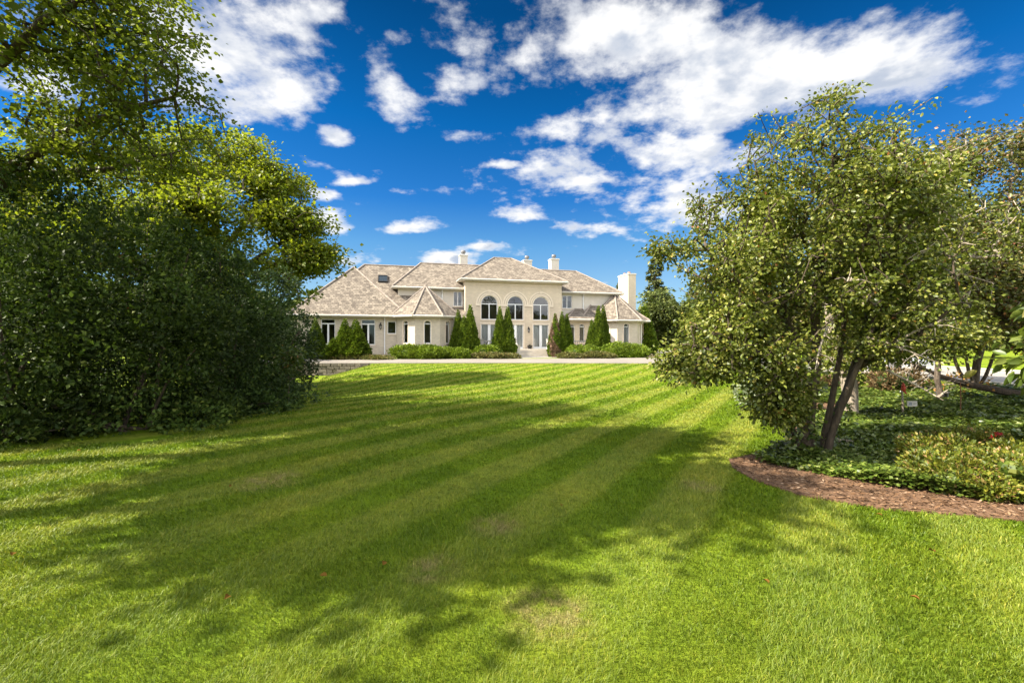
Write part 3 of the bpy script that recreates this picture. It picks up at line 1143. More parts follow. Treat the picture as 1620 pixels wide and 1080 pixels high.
# ---- the two shade trees of the left side and the thicket under them
def left_side():
    # near tree: trunk outside the picture, limbs reach in over the thicket
    bx, by = -12.2, 9.6
    gz = tzf(bx, by)
    tr = [[(bx, by, gz - .1, .34), (bx + .1, by, 2.4, .27), (bx + .2, by - .1, 5.2, .22), (bx + .1, by + .2, 8.2, .15), (bx + .3, by + .1, 11.0, .07)],
          [(bx + .12, by, 3.3, .18), (-10.6, 9.5, 5.2, .13), (-9.1, 9.5, 6.15, .095), (-7.8, 9.7, 6.75, .05), (-7.2, 9.7, 6.9, .03)],
          [(bx + .2, by - .1, 5.2, .16), (-10.7, 9.2, 7.0, .11), (-9.3, 9.0, 8.0, .08), (-8.0, 9.0, 8.7, .04)],
          [(bx + .1, by, 4.3, .14), (-10.9, 10.6, 5.6, .09), (-9.4, 11.0, 5.9, .05)],
          [(bx + .15, by, 3.9, .14), (-13.9, 9.0, 6.0, .10), (-15.2, 8.6, 7.2, .05)],
          [(bx + .15, by, 6.2, .12), (-12.0, 7.6, 8.2, .08), (-11.4, 6.6, 9.0, .04)]]
    bl = [(-8.7, 9.5, 6.7, 2.3, 2.0, .85, 1.5), (-8.8, 9.1, 8.7, 2.1, 2.0, 1.2, 1.4), (-8.3, 9.4, 5.6, 1.4, 1.5, .5, .5), (-8.7, 9.2, 7.7, 1.9, 1.7, .7, 1.0), (-11.2, 9.4, 9.8, 2.6, 2.6, 1.8, 1.6), (-10.2, 10.3, 5.5, 2.1, 1.9, .6, 1.1),
          (-14.4, 9.0, 7.6, 2.4, 2.6, 2.2, 1.2), (-11.3, 7.0, 8.4, 2.0, 1.8, 1.8, .9), (-12, 9.5, 11.4, 1.8, 1.8, 1.4, .8), (-12.4, 12.2, 7.6, 2.2, 2.0, 2.0, .8)]
    t = skeleton_tree('maple_tree', (bx, by, gz), tr, bl, 800, 46, .098, M['near_maple'], M['bark_dark'], .23, .38, 'kite', .8, 11, .009, .3)
    tag(t, 'tall shade maple at the left edge, dark limbs reaching in over the thicket', 'tree')
    # yellow-green maple behind the thicket
    bx, by = -13.6, 20.5
    gz = tzf(bx, by)
    tr = [[(bx, by, gz - .1, .34), (bx, by, 3.0, .26), (bx + .2, by, 6.0, .2), (bx + .1, by + .2, 9.0, .1), (bx, by, 11.2, .04)],
          [(bx, by, 2.8, .18), (-11.2, 19.8, 5.2, .12), (-9.2, 19.5, 6.4, .06), (-8.2, 19.4, 6.6, .03)],
          [(bx, by, 3.4, .15), (-15.8, 19.8, 5.8, .1), (-17.4, 19.4, 7.0, .05)],
          [(bx + .1, by, 4.2, .14), (-12.3, 18.2, 6.6, .1), (-11.6, 16.8, 7.6, .05)],
          [(bx + .2, by, 5.4, .13), (-11.6, 20.8, 7.8, .09), (-10.2, 21, 8.9, .05)],
          [(bx, by, 2.6, .12), (-11.3, 18.6, 3.8, .08), (-9.3, 18.2, 4.4, .04)]]
    bl = [(-13.2, 20, 10.0, 2.3, 2.4, 1.4, 1.0), (-11.0, 20.2, 8.6, 2.0, 2.2, 1.2, 1.1), (-15.6, 19.8, 8.9, 2.2, 2.4, 1.6, 1.1), (-9.7, 19.6, 6.8, 1.9, 2.0, .9, 1.1), (-8.6, 19.3, 5.2, 1.3, 1.5, .9, .8),
          (-10.6, 18.4, 4.6, 1.8, 1.6, .9, .9), (-12.4, 17.6, 6.8, 2.4, 1.6, 1.5, 1.2), (-17.3, 19.3, 6.6, 2.2, 2.2, 1.9, 1.1), (-9.3, 18.7, 3.4, 1.1, 1.0, 1.0, .8), (-10.6, 18.2, 3.2, 1.3, 1.0, 1.0, .6), (-14.6, 18.2, 6.0, 2.4, 1.8, 1.9, 1.0), (-12.6, 20.5, 5.6, 2.6, 2.4, 1.6, .8)]
    t = skeleton_tree('maple_tree', (bx, by, gz), tr, bl, 1400, 44, .15, M['maple'], M['bark_dark'], .30, .42, 'kite', .8, 12, .011, .3)
    tag(t, 'yellow-green maple behind the thicket, its branches hanging before the left roof', 'tree')
    # more crowns behind, filling the left edge
    bx, by = -21.5, 19.0
    tr = [[(bx, by, -.3, .3), (bx, by, 4, .2), (bx, by, 8.5, .06)]]
    bl = [(bx, by, 7.6, 3.0, 3.0, 3.0, 1), (bx + 1.5, by - 1, 5.2, 2.6, 2.4, 2.2, 1), (bx - 1.5, by - 1.2, 5.0, 2.6, 2.4, 2.4, 1), (bx + .6, by - 1.5, 3.2, 2.6, 2, 1.6, .7)]
    t = skeleton_tree('maple_tree', (bx, by, tzf(bx, by)), tr, bl, 620, 26, .21, M['maple'], M['bark_dark'], .42, .5, 'kite', .8, 13, .012, .3)
    tag(t, 'maple half hidden at far left between the thicket and the overhanging tree', 'tree')
    # thicket: big dark shrubs, one behind the other
    sh = [(-10.1, 9.3, 1.9, 5.2, 'thicket', 'tall dark leafy shrub at the left picture edge of the thicket', 8600),
          (-7.55, 9.15, 1.6, 3.9, 'thicket', 'broad dark green shrub at the near foot of the thicket, beside the shady lawn', 9000),
          (-7.3, 11.6, 1.5, 4.1, 'thicket', 'dark green shrub second from the near end of the thicket edge', 7600),
          (-8.0, 14.2, 1.7, 4.0, 'thicket_grey', 'greyish green shrub bulging from the middle of the thicket edge', 7600),
          (-9.5, 17.0, 1.6, 3.3, 'thicket_grey', 'grey-green shrub near the far end of the thicket, before the maple', 7000),
          (-11.8, 20.6, 1.9, 2.9, 'thicket', 'shrub at the far right end of the thicket, next to the stone wall', 5000),
          (-10.2, 12.4, 2.0, 5.8, 'thicket', 'tallest dark shrub in the middle of the thicket under the overhanging limbs', 6500),
          (-12.6, 15.5, 2.2, 5.0, 'thicket', 'dark shrub deep in the thicket in front of the maple trunk', 5000),
          (-8.9, 7.95, 1.15, 3.6, 'thicket', 'nearest and lowest dark shrub of the thicket at the left picture edge', 5200),
          (-13.8, 11.5, 2.0, 4.8, 'thicket', 'dark shrub behind the left picture edge at the base of the shade tree', 4000)]
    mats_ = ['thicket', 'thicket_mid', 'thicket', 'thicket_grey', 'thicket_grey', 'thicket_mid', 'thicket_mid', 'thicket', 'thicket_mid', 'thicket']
    for k, (x, y, r, h, mt, lb, n) in enumerate(sh):
        mt = mats_[k]
        gz = tzf(x, y)
        g = random.Random(k + 40)
        bl = [(0, 0, h * .40, r, r, h * .42), (g.uniform(-.3, .3), g.uniform(-.3, .3), h * .68, r * .78, r * .78, h * .33)]
        for q in range(9):
            a = q * 2 * PI / 9 + g.random()
            rr_ = r * g.uniform(.55, .88)
            bl.append((math.cos(a) * rr_, math.sin(a) * rr_, h * g.uniform(.14, .8), r * g.uniform(.26, .5), r * g.uniform(.26, .5), h * g.uniform(.10, .22)))
        for q in range(6):
            a = q * PI / 3 + g.random()
            bl.append((math.cos(a) * r * .8, math.sin(a) * r * .8, .22, r * .42, r * .42, .38))
        for q in range(4):
            a = g.random() * 2 * PI
            bl.append((math.cos(a) * r * .45, math.sin(a) * r * .45, h * g.uniform(.88, 1.0), r * .28, r * .28, h * .12))
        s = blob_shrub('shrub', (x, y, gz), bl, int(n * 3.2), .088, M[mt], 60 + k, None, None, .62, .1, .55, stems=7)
        tag(s, lb, 'shrub', 'shrubs of the left thicket')
    for x, y, h, lb in ((-6.35, 12.9, 1.7, 'bright green sapling poking out of the thicket edge near the grass'), (-8.1, 9.9, 4.3, 'yellow-green sapling rising above the near thicket shrubs')):
        g = random.Random(int(h * 10))
        gz = tzf(x, y)
        s = skeleton_tree('sapling', (x, y, gz), [[(x, y, gz - .05, .025), (x + .05, y, gz + h * .9, .008)]], [(x + .1, y - .1, gz + h * .8, .45, .4, .35, 1.0), (x, y - .1, gz + h * .55, .5, .4, .3, .8)], 46, 16, .12, M['bigleaf'], M['bark'], .12, .6, 'kite', .5, int(h * 7), .005, .4)
        tag(s, lb, 'sapling')


left_side()


# ---- right side: crab apples over the ivy bed
def right_side():
    bx, by = 4.42, 6.75
    tr = [[(4.30, 6.65, -.05, .085), (4.26, 6.65, .5, .07), (4.10, 6.65, 1.1, .06), (3.75, 6.6, 1.75, .06), (3.2, 6.5, 2.5, .04), (2.8, 6.5, 3.0, .02)],
          [(4.40, 6.74, -.05, .08), (4.42, 6.75, .6, .065), (4.52, 6.75, 1.3, .06), (4.5, 6.75, 2.4, .06), (4.7, 6.7, 3.6, .04), (4.75, 6.7, 4.8, .015)],
          [(4.70, 6.85, -.05, .075), (4.86, 6.85, .55, .065), (5.15, 6.85, 1.3, .055), (5.35, 6.8, 2.2, .05), (5.7, 6.7, 3.2, .03), (5.8, 6.7, 4.0, .015)],
          [(4.10, 6.65, 1.1, .055), (3.5, 6.3, 1.5, .04), (2.9, 6.1, 1.75, .028), (2.4, 6.1, 1.9, .014)],
          [(4.52, 6.75, 1.3, .055), (4.2, 7.2, 2.2, .04), (3.7, 7.5, 3.2, .03), (3.3, 7.5, 3.9, .015)],
          [(4.5, 6.75, 2.4, .045), (4.9, 6.2, 3.1, .03), (5.1, 5.9, 3.7, .015)],
          [(4.60, 6.75, -.05, .05), (4.72, 6.75, .7, .045), (4.85, 6.7, 1.6, .035), (4.9, 6.6, 2.8, .02)],
          [(4.48, 6.8, -.05, .045), (4.55, 6.9, .8, .04), (4.3, 7.0, 1.8, .03), (4.2, 7.1, 2.8, .015)],
          [(4.2, 6.6, -.05, .045), (3.95, 6.5, .6, .04), (3.85, 6.4, 1.3, .03), (3.4, 6.3, 1.9, .02)],
          [(4.55, 6.6, -.05, .05), (4.68, 6.5, .7, .045), (4.9, 6.3, 1.6, .035), (4.95, 6.1, 2.6, .02)],
          [(5.15, 6.85, 1.3, .045), (5.5, 6.2, 1.75, .03), (5.7, 5.8, 2.2, .015)]]
    bl = [(4.65, 6.7, 4.45, 1.15, 1.1, .75, 1.25), (3.75, 6.7, 3.55, 1.05, 1.0, .75, 1.25), (5.35, 6.6, 3.6, 1.0, 1.0, .8, 1.1), (3.3, 6.5, 2.75, .80, .85, .5, 1.0), (2.35, 6.4, 3.0, .50, .4, .14, .22),
          (3.05, 6.3, 1.95, .62, .7, .45, .9), (3.4, 6.2, 1.5, .7, .7, .4, .7), (4.6, 6.2, 2.7, 1.1, .9, .7, 1.1), (5.5, 6.3, 2.35, .8, .8, .6, .8), (4.0, 7.4, 2.6, 1.1, .8, .9, .8),
          (3.6, 6.25, 1.0, .42, .4, .4, .5), (3.75, 6.4, .75, .3, .3, .25, .25), (2.5, 6.2, 1.35, .55, .5, .2, .5), (5.2, 6.3, 1.7, .6, .5, .3, .45), (4.7, 5.9, 3.7, .9, .6, .6, .6), (2.55, 6.25, 1.45, .4, .4, .25, .3)]
    t = skeleton_tree('crabapple_tree', (bx, by, 0), tr, bl, 3200, 22, .054, M['crab'], M['bark_dark'], .085, .7, 'oval', .62, 21, .0045, .25, shell=.36, upn=.5)
    gr = random.Random(12)
    b0 = Vector((4.42, 6.75, 0))
    for (p, q) in (((4.7, 6.1, 2.2), (5.35, 5.75, 2.95)), ((4.75, 6.1, 1.75), (5.3, 5.7, 1.45)), ((4.3, 6.2, 1.9), (3.8, 5.7, 1.35)), ((4.9, 6.2, 1.5), (5.45, 5.7, 2.0)), ((4.6, 6.2, 2.6), (4.2, 5.7, 2.45)), ((5.2, 6.3, 1.3), (5.5, 5.8, .95)), ((4.2, 6.5, 1.4), (3.5, 6.1, .95))):
        db = MB()
        a, b = Vector(p) - b0, Vector(q) - b0
        m1 = a.lerp(b, .5) + Vector((gr.uniform(-.08, .08), gr.uniform(-.08, .08), gr.uniform(-.08, .08)))
        db.tube([a, m1, b], [.017, .012, .004], 5, cap=False)
        for k in range(6):
            c = a.lerp(b, gr.uniform(.35, .95))
            d_ = c + Vector((gr.uniform(-.25, .25), gr.uniform(-.2, .1), gr.uniform(-.15, .2)))
            db.tube([c, c.lerp(d_, .5) + Vector((.02, 0, .03)), d_], [.008, .006, .002], 4, cap=False)
        db.build('dead_branch', M['bark_pale'], t)
    tag(t, 'sunlit multi-trunk crab apple tree standing at the near end of the ivy bed', 'tree')
    # second, gnarled trunk behind
    tr = [[(7.62, 10.3, -.05, .19), (7.66, 10.3, .55, .15), (7.6, 10.3, 1.0, .17), (7.9, 10.3, 1.7, .11), (8.3, 10.3, 2.8, .08), (8.6, 10.3, 4.2, .05), (8.7, 10.3, 5.3, .02)],
          [(7.6, 10.3, 1.0, .11), (7.2, 10.2, 1.7, .09), (6.9, 10.1, 2.9, .06), (6.9, 10.1, 4.0, .03)],
          [(7.9, 10.3, 1.7, .08), (8.8, 9.6, 2.5, .06), (9.4, 9.3, 3.4, .03)]]
    bl = [(8.6, 10.2, 4.7, 1.5, 1.5, 1.1, 1.2), (7.1, 10.1, 4.0, 1.3, 1.4, 1.0, 1.0), (9.4, 9.6, 3.5, 1.2, 1.2, .9, 1.0), (8.0, 9.8, 2.6, 1.5, 1.2, .7, 1.0), (7.3, 9.6, 1.75, .8, .8, .35, .4), (9.4, 10.4, 2.3, 1.0, 1.0, .5, .6), (8.1, 9.2, 1.75, 1.2, .7, .4, .9), (6.9, 9.3, 1.3, .6, .5, .25, .3), (9.3, 9.6, 1.75, .8, .6, .3, .4)]
    t = skeleton_tree('crabapple_tree', (7.64, 10.3, 0), tr, bl, 1900, 20, .075, M['crab'], M['bark_pale'], .14, .7, 'kite', .7, 22, .006, .25, shell=.42, upn=.5)
    tag(t, 'crab apple with a gnarled pale trunk, behind the sunlit multi-trunk one', 'tree')
    # third, pale straight trunk and rusty top
    tr = [[(11.5, 12.2, -.05, .07), (11.3, 12.1, 1.5, .06), (10.75, 12.0, 3.0, .07), (10.9, 12.0, 4.8, .03), (11.0, 12, 5.8, .01)],
          [(11.3, 12.1, 1.7, .06), (12.4, 11.5, 2.2, .06), (13.6, 11.2, 2.5, .03)],
          [(10.75, 12.0, 3.0, .05), (12.2, 11.6, 4.4, .03), (12.9, 11.4, 5.2, .012)],
          [(10.9, 12.0, 2.4, .07), (9.7, 11.8, 3.6, .05), (9.3, 11.6, 4.6, .02)]]
    bl = [(11.2, 11.9, 6.0, 1.7, 1.6, 1.1, 1.2), (13.0, 11.4, 5.7, 1.5, 1.5, 1.2, 1.2), (12.0, 11.3, 4.3, 2.0, 1.5, 1.0, 1.3), (13.6, 11.2, 3.6, 1.7, 1.5, 1.2, 1.2), (10.0, 11.7, 4.4, 1.2, 1.2, 1.0, .8), (12.4, 11.2, 2.7, 1.9, 1.3, .55, 1.0), (14.6, 11.5, 5.0, 1.5, 1.5, 1.6, 1.0), (12.6, 11.6, 6.5, 1.8, 1.3, .6, .7), (11.2, 11.2, 3.2, 1.3, 1.0, .7, .8), (13.6, 11, 2.5, 1.2, 1, .4, .6)]
    t = skeleton_tree('crabapple_tree', (11.5, 12.2, 0), tr, bl, 2600, 22, .085, M['crab2'], M['bark'], .17, .7, 'kite', .7, 23, .007, .25, shell=.42, upn=.5)
    tag(t, 'crab apple with rusty tinged top and straight pale trunk, at the right edge', 'tree')
    # small tree of four bare stems by the road
    x, y = 15.9, 15.7
    tr = [[(x, y, -.05, .12), (x + .15, y, 1.0, .11), (x + .45, y, 2.2, .07), (x + .6, y, 3.6, .03)],
          [(x - .1, y, -.05, .06), (x - .6, y, 1.0, .05), (x - .95, y - .1, 2.2, .03), (x - 1.1, y - .1, 3.2, .015)],
          [(x + .05, y - .05, -.05, .055), (x - .2, y - .05, .7, .05), (x - .5, y - .1, 1.6, .04), (x - .55, y - .1, 2.8, .02)],
          [(x + .15, y, -.05, .06), (x + .6, y, .9, .05), (x + 1.1, y, 1.9, .035), (x + 1.5, y, 3.0, .015)]]
    bl = [(x + .2, y - .2, 3.3, 1.9, 1.5, .9, 1.2), (x - 1.4, y - .4, 2.7, 1.3, 1.1, .7, .9), (x + 1.6, y - .3, 3.0, 1.4, 1.1, 1.0, .9), (x + .1, y, 4.6, 1.8, 1.5, 1.0, 1.0)]
    t = skeleton_tree('small_tree', (x, y, 0), tr, bl, 420, 25, .12, M['crab'], M['bark'], .28, .6, 'kite', .6, 24, .008, .3, shell=.45)
    tag(t, 'small tree with four bare slanting stems beside the road', 'tree')
    # large-leaved branch mass at the right picture edge
    tr = [[(7.9, 5.3, 0, .06), (7.6, 5.3, 1.0, .05), (7.2, 5.25, 1.7, .03), (6.5, 5.2, 2.0, .012)], [(7.6, 5.3, 1.0, .03), (6.9, 5.2, 1.35, .02), (6.1, 5.15, 1.5, .008)], [(7.6, 5.3, 1.0, .03), (7.4, 5.4, 2.2, .02), (7.1, 5.4, 2.8, .008)]]
    bl = [(6.55, 5.2, 1.65, .65, .5, .32, 1.2), (6.2, 5.15, 1.40, .42, .4, .16, .5), (6.9, 5.25, 2.0, .6, .5, .4, 1.0), (7.5, 5.3, 1.5, .7, .6, .8, 1.2), (7.4, 5.35, 2.5, .6, .5, .5, .7)]
    t = skeleton_tree('cherry_shrub', (7.9, 5.3, 0), tr, bl, 190, 10, .17, M['bigleaf'], M['bark'], .13, .6, 'oval', .46, 25, .005, .55, shell=.45)
    tag(t, 'large-leaved shrub leaning in from the right edge, long bright green leaves', 'shrub')


right_side()


def right_fill():
    for k, (x, y, h, r, lb) in enumerate(((15.6, 19.4, 8.8, 3.3, 'dark tree filling the gap behind the rusty crab apple, before the road'), (16.0, 12.6, 7.4, 2.1, 'dark tree cut by the right picture edge, beside the road'), (12.0, 18.6, 5.2, 2.0, 'small dark tree behind the gnarled crab apple'))):
        t = far_tree('broadleaf_tree', x, y, h, r, 130 + k, M['crab2'], lb, 800, 24, .13, None, .22)


def right_bed():
    # ivy carpet
    g = np.random.default_rng(31)
    inner = [(3.35, 6.30), (3.75, 5.95), (4.15, 5.40), (4.5, 5.05), (4.95, 4.78), (5.5, 4.6), (7, 4.45), (12, 4.3), (18.3, 4.9), (18.3, 16.2), (13, 16.6), (10.2, 15.6), (8.7, 13.4), (7.35, 11.3), (6.1, 9.3), (4.95, 7.75), (4.1, 7.0)]
    N = 190000
    t = g.random(N)
    y = 4.2 * (16.6 / 4.2) ** t
    x = 3.2 + g.random(N) * (1.28 * y - 2.2)
    hole = (np.hypot((x - 7.4) / 1.1, (y - 11.6) / 1.2) < 1)      # bare mulch round the gnarled trunk
    ok = inside(inner, x, y) & ~hole
    x, y = x[ok], y[ok]
    n = len(x)
    d = np.hypot(x, y)
    lump = .5 + .5 * np.sin(x * 2.3 + np.sin(y * 1.7)) * np.sin(y * 2.1 + np.sin(x * 2.9))
    z = tz(x, y) + .02 + (.04 + .17 * lump) * g.random(n) ** .6
    a = g.random(n) * 2 * PI
    dirv = np.stack([np.cos(a), np.sin(a), g.normal(0, .3, n)], 1)
    nor = np.stack([g.normal(0, .45, n), g.normal(0, .45, n), np.ones(n)], 1)
    sz = np.clip(.0072 * d, .034, .085) * (.65 + .6 * g.random(n))
    o = leaves('ivy', np.stack([x, y, z], 1), dirv, nor, sz, M['ivy'], width=.95, fold=.10)
    tag(o, 'glossy green ivy carpeting the ground under the crab apples', 'ground cover', kind='stuff')
    # bark chips on the mulch edge
    N = 16000
    x = 2.4 + g.random(N) * 6
    y = 3.9 + g.random(N) * 3.2
    ok = inside(bed_out, x, y)
    x, y = x[ok], y[ok]
    n = len(x)
    a = g.random(n) * 2 * PI
    o = leaves('bark_chips', np.stack([x, y, tz(x, y) + .024 + .012 * g.random(n)], 1), np.stack([np.cos(a), np.sin(a), g.normal(0, .25, n)], 1),
               np.stack([g.normal(0, .5, n), g.normal(0, .5, n), np.ones(n)], 1), .045 * (.5 + g.random(n)), M['chips'], width=.35, fold=.05)
    tag(o, 'loose brown bark chips on the mulch edge of the bed', 'mulch', kind='stuff')
    # yellow-green spireas along the front
    sp = [(5.05, 5.25, .42, .40, 'yellow-green spirea at the bed front, nearest to the mulch tip'), (5.75, 5.15, .48, .48, 'yellow-green spirea second from the mulch tip, in full sun'),
          (5.6, 5.95, .46, .50, 'spirea with tan flower heads behind the sunny front pair'), (6.45, 5.55, .5, .52, 'yellow-green spirea at the right picture edge above dark soil'),
          (6.5, 6.5, .5, .5, 'shaded spirea farther back by the red flowers'), (5.15, 4.95, .26, .26, 'smallest low spirea spilling onto the mulch')]
    for k, (x, y, r, h, lb) in enumerate(sp):
        bl = [(0, 0, h * .45, r, r, h * .5)] + [(r * .5 * math.cos(q * 1.3 + k), r * .5 * math.sin(q * 1.3 + k), h * (.4 + .1 * (q % 3)), r * .5, r * .5, h * .4) for q in range(5)]
        s = blob_shrub('spirea', (x, y, tzf(x, y)), bl, 5200, .046, M['spirea'], 80 + k, .5, M['ivy'], .6, .3, .35)
        tag(s, lb, 'shrub', 'spirea shrubs along the bed front')
    s = blob_shrub('silver_shrub', (6.25, 10.9, tzf(6.25, 10.9)), [(0, 0, .55, .6, .6, .6), (.3, 0, .9, .45, .5, .4), (-.35, .1, .6, .45, .4, .5)], 4200, .075, M['silver'], 91, .5, M['thicket_grey'], .4, .5, .4)
    tag(s, 'pale silvery shrub behind the low left boughs of the crab apple', 'shrub')
    for x, y, r, h, lb in ((12.9, 15.2, .9, .85, 'rusty brown shrub in front of the road, left of the fallen limb'), (11.0, 15.4, .55, .55, 'smaller rusty shrub on the bare mulch near the parked car')):
        s = blob_shrub('rusty_shrub', (x, y, tzf(x, y)), [(0, 0, h * .4, r, r * .8, h * .5), (.3, .1, h * .5, r * .6, r * .5, h * .45), (-.4, 0, h * .45, r * .6, r * .5, h * .45)], 2300, .09, M['rust_shrub'], int(x * 10), .6, M['thicket'], .5, .5)
        tag(s, lb, 'shrub')
    # red flowers among the shaded ivy
    mb = empty('red_flower', (6.55, 6.15, 0))
    gg = np.random.default_rng(5)
    p = np.array([[.0, 0, .46], [.10, .05, .44], [-.05, .02, .40]])
    pp = np.repeat(p, 12, 0) + gg.normal(0, .016, (36, 3))
    leaves('petals', pp, gg.normal(size=(36, 3)), gg.normal(size=(36, 3)) + np.array([[0, 0, 1.0]]), .035 * np.ones(36), M['red_flower'], mb, width=.9)
    st = MB()
    for q in p:
        st.tube([(q[0] * .3, q[1] * .3, 0), tuple(q)], [.006, .004], 5)
    st.build('stem', M['ivy'], mb)
    tag(mb, 'small red flowers rising from the shaded ivy behind the spireas', 'flowers')
    # ivy climbing the crab apple stems
    gg = np.random.default_rng(44)
    st_ = [((4.26, 6.6, 0), (4.22, 6.6, .95)), ((4.40, 6.68, 0), (4.46, 6.68, 1.15)), ((4.72, 6.78, 0), (4.95, 6.76, .8)), ((4.1, 6.5, 0), (3.9, 6.45, .7))]
    pp = []
    for a, b in st_:
        n = 190
        t = gg.random(n)[:, None] ** 1.3
        a, b = np.array(a), np.array(b)
        an_ = gg.random(n) * 2 * PI
        pp.append(a + (b - a) * t + np.stack([np.cos(an_), np.sin(an_), 0 * an_], 1) * (.07 + .10 * gg.random(n) * (1.2 - t[:, 0]))[:, None])
    pp = np.concatenate(pp)
    n = len(pp)
    iv = empty('climbing_ivy', (4.4, 6.7, 0))
    leaves('vine_leaves', pp - np.array([4.4, 6.7, 0]), gg.normal(size=(n, 3)) + np.array([[0, -.4, -.5]]), gg.normal(size=(n, 3)) * .6 + np.array([[-.3, -.8, .4]]), .06 * (.6 + .7 * gg.random(n)), M['ivy'], iv, width=.9)
    tag(iv, 'ivy climbing the lower stems of the multi-trunk crab apple', 'ivy')
    # log
    root = empty('log', (5.05, 7.25, .03))
    lg = MB()
    lg.tube([(-.33, .02, .06), (-.1, 0, .075), (.15, .02, .07), (.36, -.01, .05)], [.055, .068, .062, .05], 9)
    lg.build('wood', M['bark_pale'], root)
    tag(root, 'short weathered log lying in the ivy right of the crab apple trunks', 'log')
    # fallen limb propped over the ivy, twigs at its upper end
    root = empty('fallen_limb', (14.6, 13.0, 0))
    lm = MB()
    pa = [(1.2, 0, -.03), (.4, 0, .12), (-.6, 0, .28), (-1.6, .05, .48), (-2.4, .0, .72), (-3.0, -.05, .98), (-3.5, 0, 1.2)]
    lm.tube(pa, [.12, .115, .10, .085, .06, .04, .015], 8)
    lm.build('wood', M['bark_dark'], root)
    tw = MB()
    gr = random.Random(4)
    for k in range(26):
        t = gr.uniform(.45, 1)
        i = min(len(pa) - 2, int(t * (len(pa) - 1)))
        f = t * (len(pa) - 1) - i
        a = Vector(pa[i]).lerp(Vector(pa[i + 1]), f)
        b = a + Vector((gr.uniform(-.7, .15), gr.uniform(-.35, .35), gr.uniform(-.35, .35)))
        c = b + Vector((gr.uniform(-.3, .1), gr.uniform(-.2, .2), gr.uniform(-.2, .15)))
        tw.tube([a, b, c], [.014, .009, .004], 4, cap=False)
    tw.build('twigs', M['bark_pale'], root)
    gg = np.random.default_rng(6)
    c = np.array([[-1.6, 0, .45], [-1.9, .1, .75], [-2.4, 0, .4], [-1.0, 0, .5]])
    pp = np.repeat(c, 14, 0) + gg.normal(0, .09, (56, 3))
    leaves('dead_leaves', pp, gg.normal(size=(56, 3)), gg.normal(size=(56, 3)), .10 * np.ones(56), M['orange'], root, width=.7)
    tag(root, 'dark fallen limb slanting up to the left over the ivy, a few orange leaves', 'fallen limb')


right_bed()

# ------------------------------------------------------------------ house
house = empty('house', (OX, OY, 0), YAW)
tag(house, 'large two-storey cream brick house with shake hip roofs, three arched windows and corner turrets', 'house')
ZE1, ZE2, ZEC = 3.88, 6.66, 7.42
GR = .2          # bottom of walls, below the beds


class F_:
    """frame of a wall face: s along, z up, d inwards"""

    def __init__(s, o, t):
        s.o = Vector((o[0], o[1], 0))
        s.t = Vector((t[0], t[1], 0)).normalized()
        s.n = Vector((s.t.y, -s.t.x, 0))          # outward for walls walked left to right seen from outside

    def p(s, a, z, d=0.0):
        q = s.o + s.t * a - s.n * d
        return (q.x, q.y, z)


def fbox(mb, F, s0, s1, z0, z1, d0, d1, mat=0):
    p = F.p
    mb.poly([p(s0, z0, d0), p(s1, z0, d0), p(s1, z1, d0), p(s0, z1, d0)], mat)
    mb.poly([p(s1, z0, d1), p(s0, z0, d1), p(s0, z1, d1), p(s1, z1, d1)], mat)
    mb.poly([p(s0, z0, d1), p(s0, z0, d0), p(s0, z1, d0), p(s0, z1, d1)], mat)
    mb.poly([p(s1, z0, d0), p(s1, z0, d1), p(s1, z1, d1), p(s1, z1, d0)], mat)
    mb.poly([p(s0, z1, d0), p(s1, z1, d0), p(s1, z1, d1), p(s0, z1, d1)], mat)
    mb.poly([p(s0, z0, d1), p(s1, z0, d1), p(s1, z0, d0), p(s0, z0, d0)], mat)


NA = 18


def wall(mb, F, L_, z0, z1, ops, rev=.16):
    """front face with openings (s0,s1,z0,z1,arch); arch: z1 is the spring line, a half circle stands on it"""
    cols = sorted({0.0, L_} | {o[0] for o in ops} | {o[1] for o in ops})
    for a, b in zip(cols[:-1], cols[1:]):
        here = sorted([o for o in ops if o[0] <= a + 1e-6 and o[1] >= b - 1e-6], key=lambda o: o[2])
        z = z0
        for o in here:
            top = o[3] + ((o[1] - o[0]) / 2 if o[4] else 0)
            if o[2] > z + 1e-6:
                mb.poly([F.p(a, z), F.p(b, z), F.p(b, o[2]), F.p(a, o[2])])
            z = top
        if z < z1 - 1e-6:
            mb.poly([F.p(a, z), F.p(b, z), F.p(b, z1), F.p(a, z1)])
    for (a, b, q0, q1, ar) in ops:
        r = (b - a) / 2
        c = (a + b) / 2
        mb.poly([F.p(a, q0), F.p(a, q1), F.p(a, q1, rev), F.p(a, q0, rev)])
        mb.poly([F.p(b, q0), F.p(b, q0, rev), F.p(b, q1, rev), F.p(b, q1)])
        mb.poly([F.p(a, q0), F.p(a, q0, rev), F.p(b, q0, rev), F.p(b, q0)])
        if ar:
            P = [(c - r * math.cos(PI * k / NA), q1 + r * math.sin(PI * k / NA)) for k in range(NA + 1)]
            for (x0, y0), (x1, y1) in zip(P[:-1], P[1:]):
                mb.poly([F.p(x0, y0), F.p(x1, y1), F.p(x1, q1 + r), F.p(x0, q1 + r)])
                mb.poly([F.p(x0, y0), F.p(x0, y0, rev), F.p(x1, y1, rev), F.p(x1, y1)])
        else:
            mb.poly([F.p(a, q1), F.p(b, q1), F.p(b, q1, rev), F.p(a, q1, rev)])


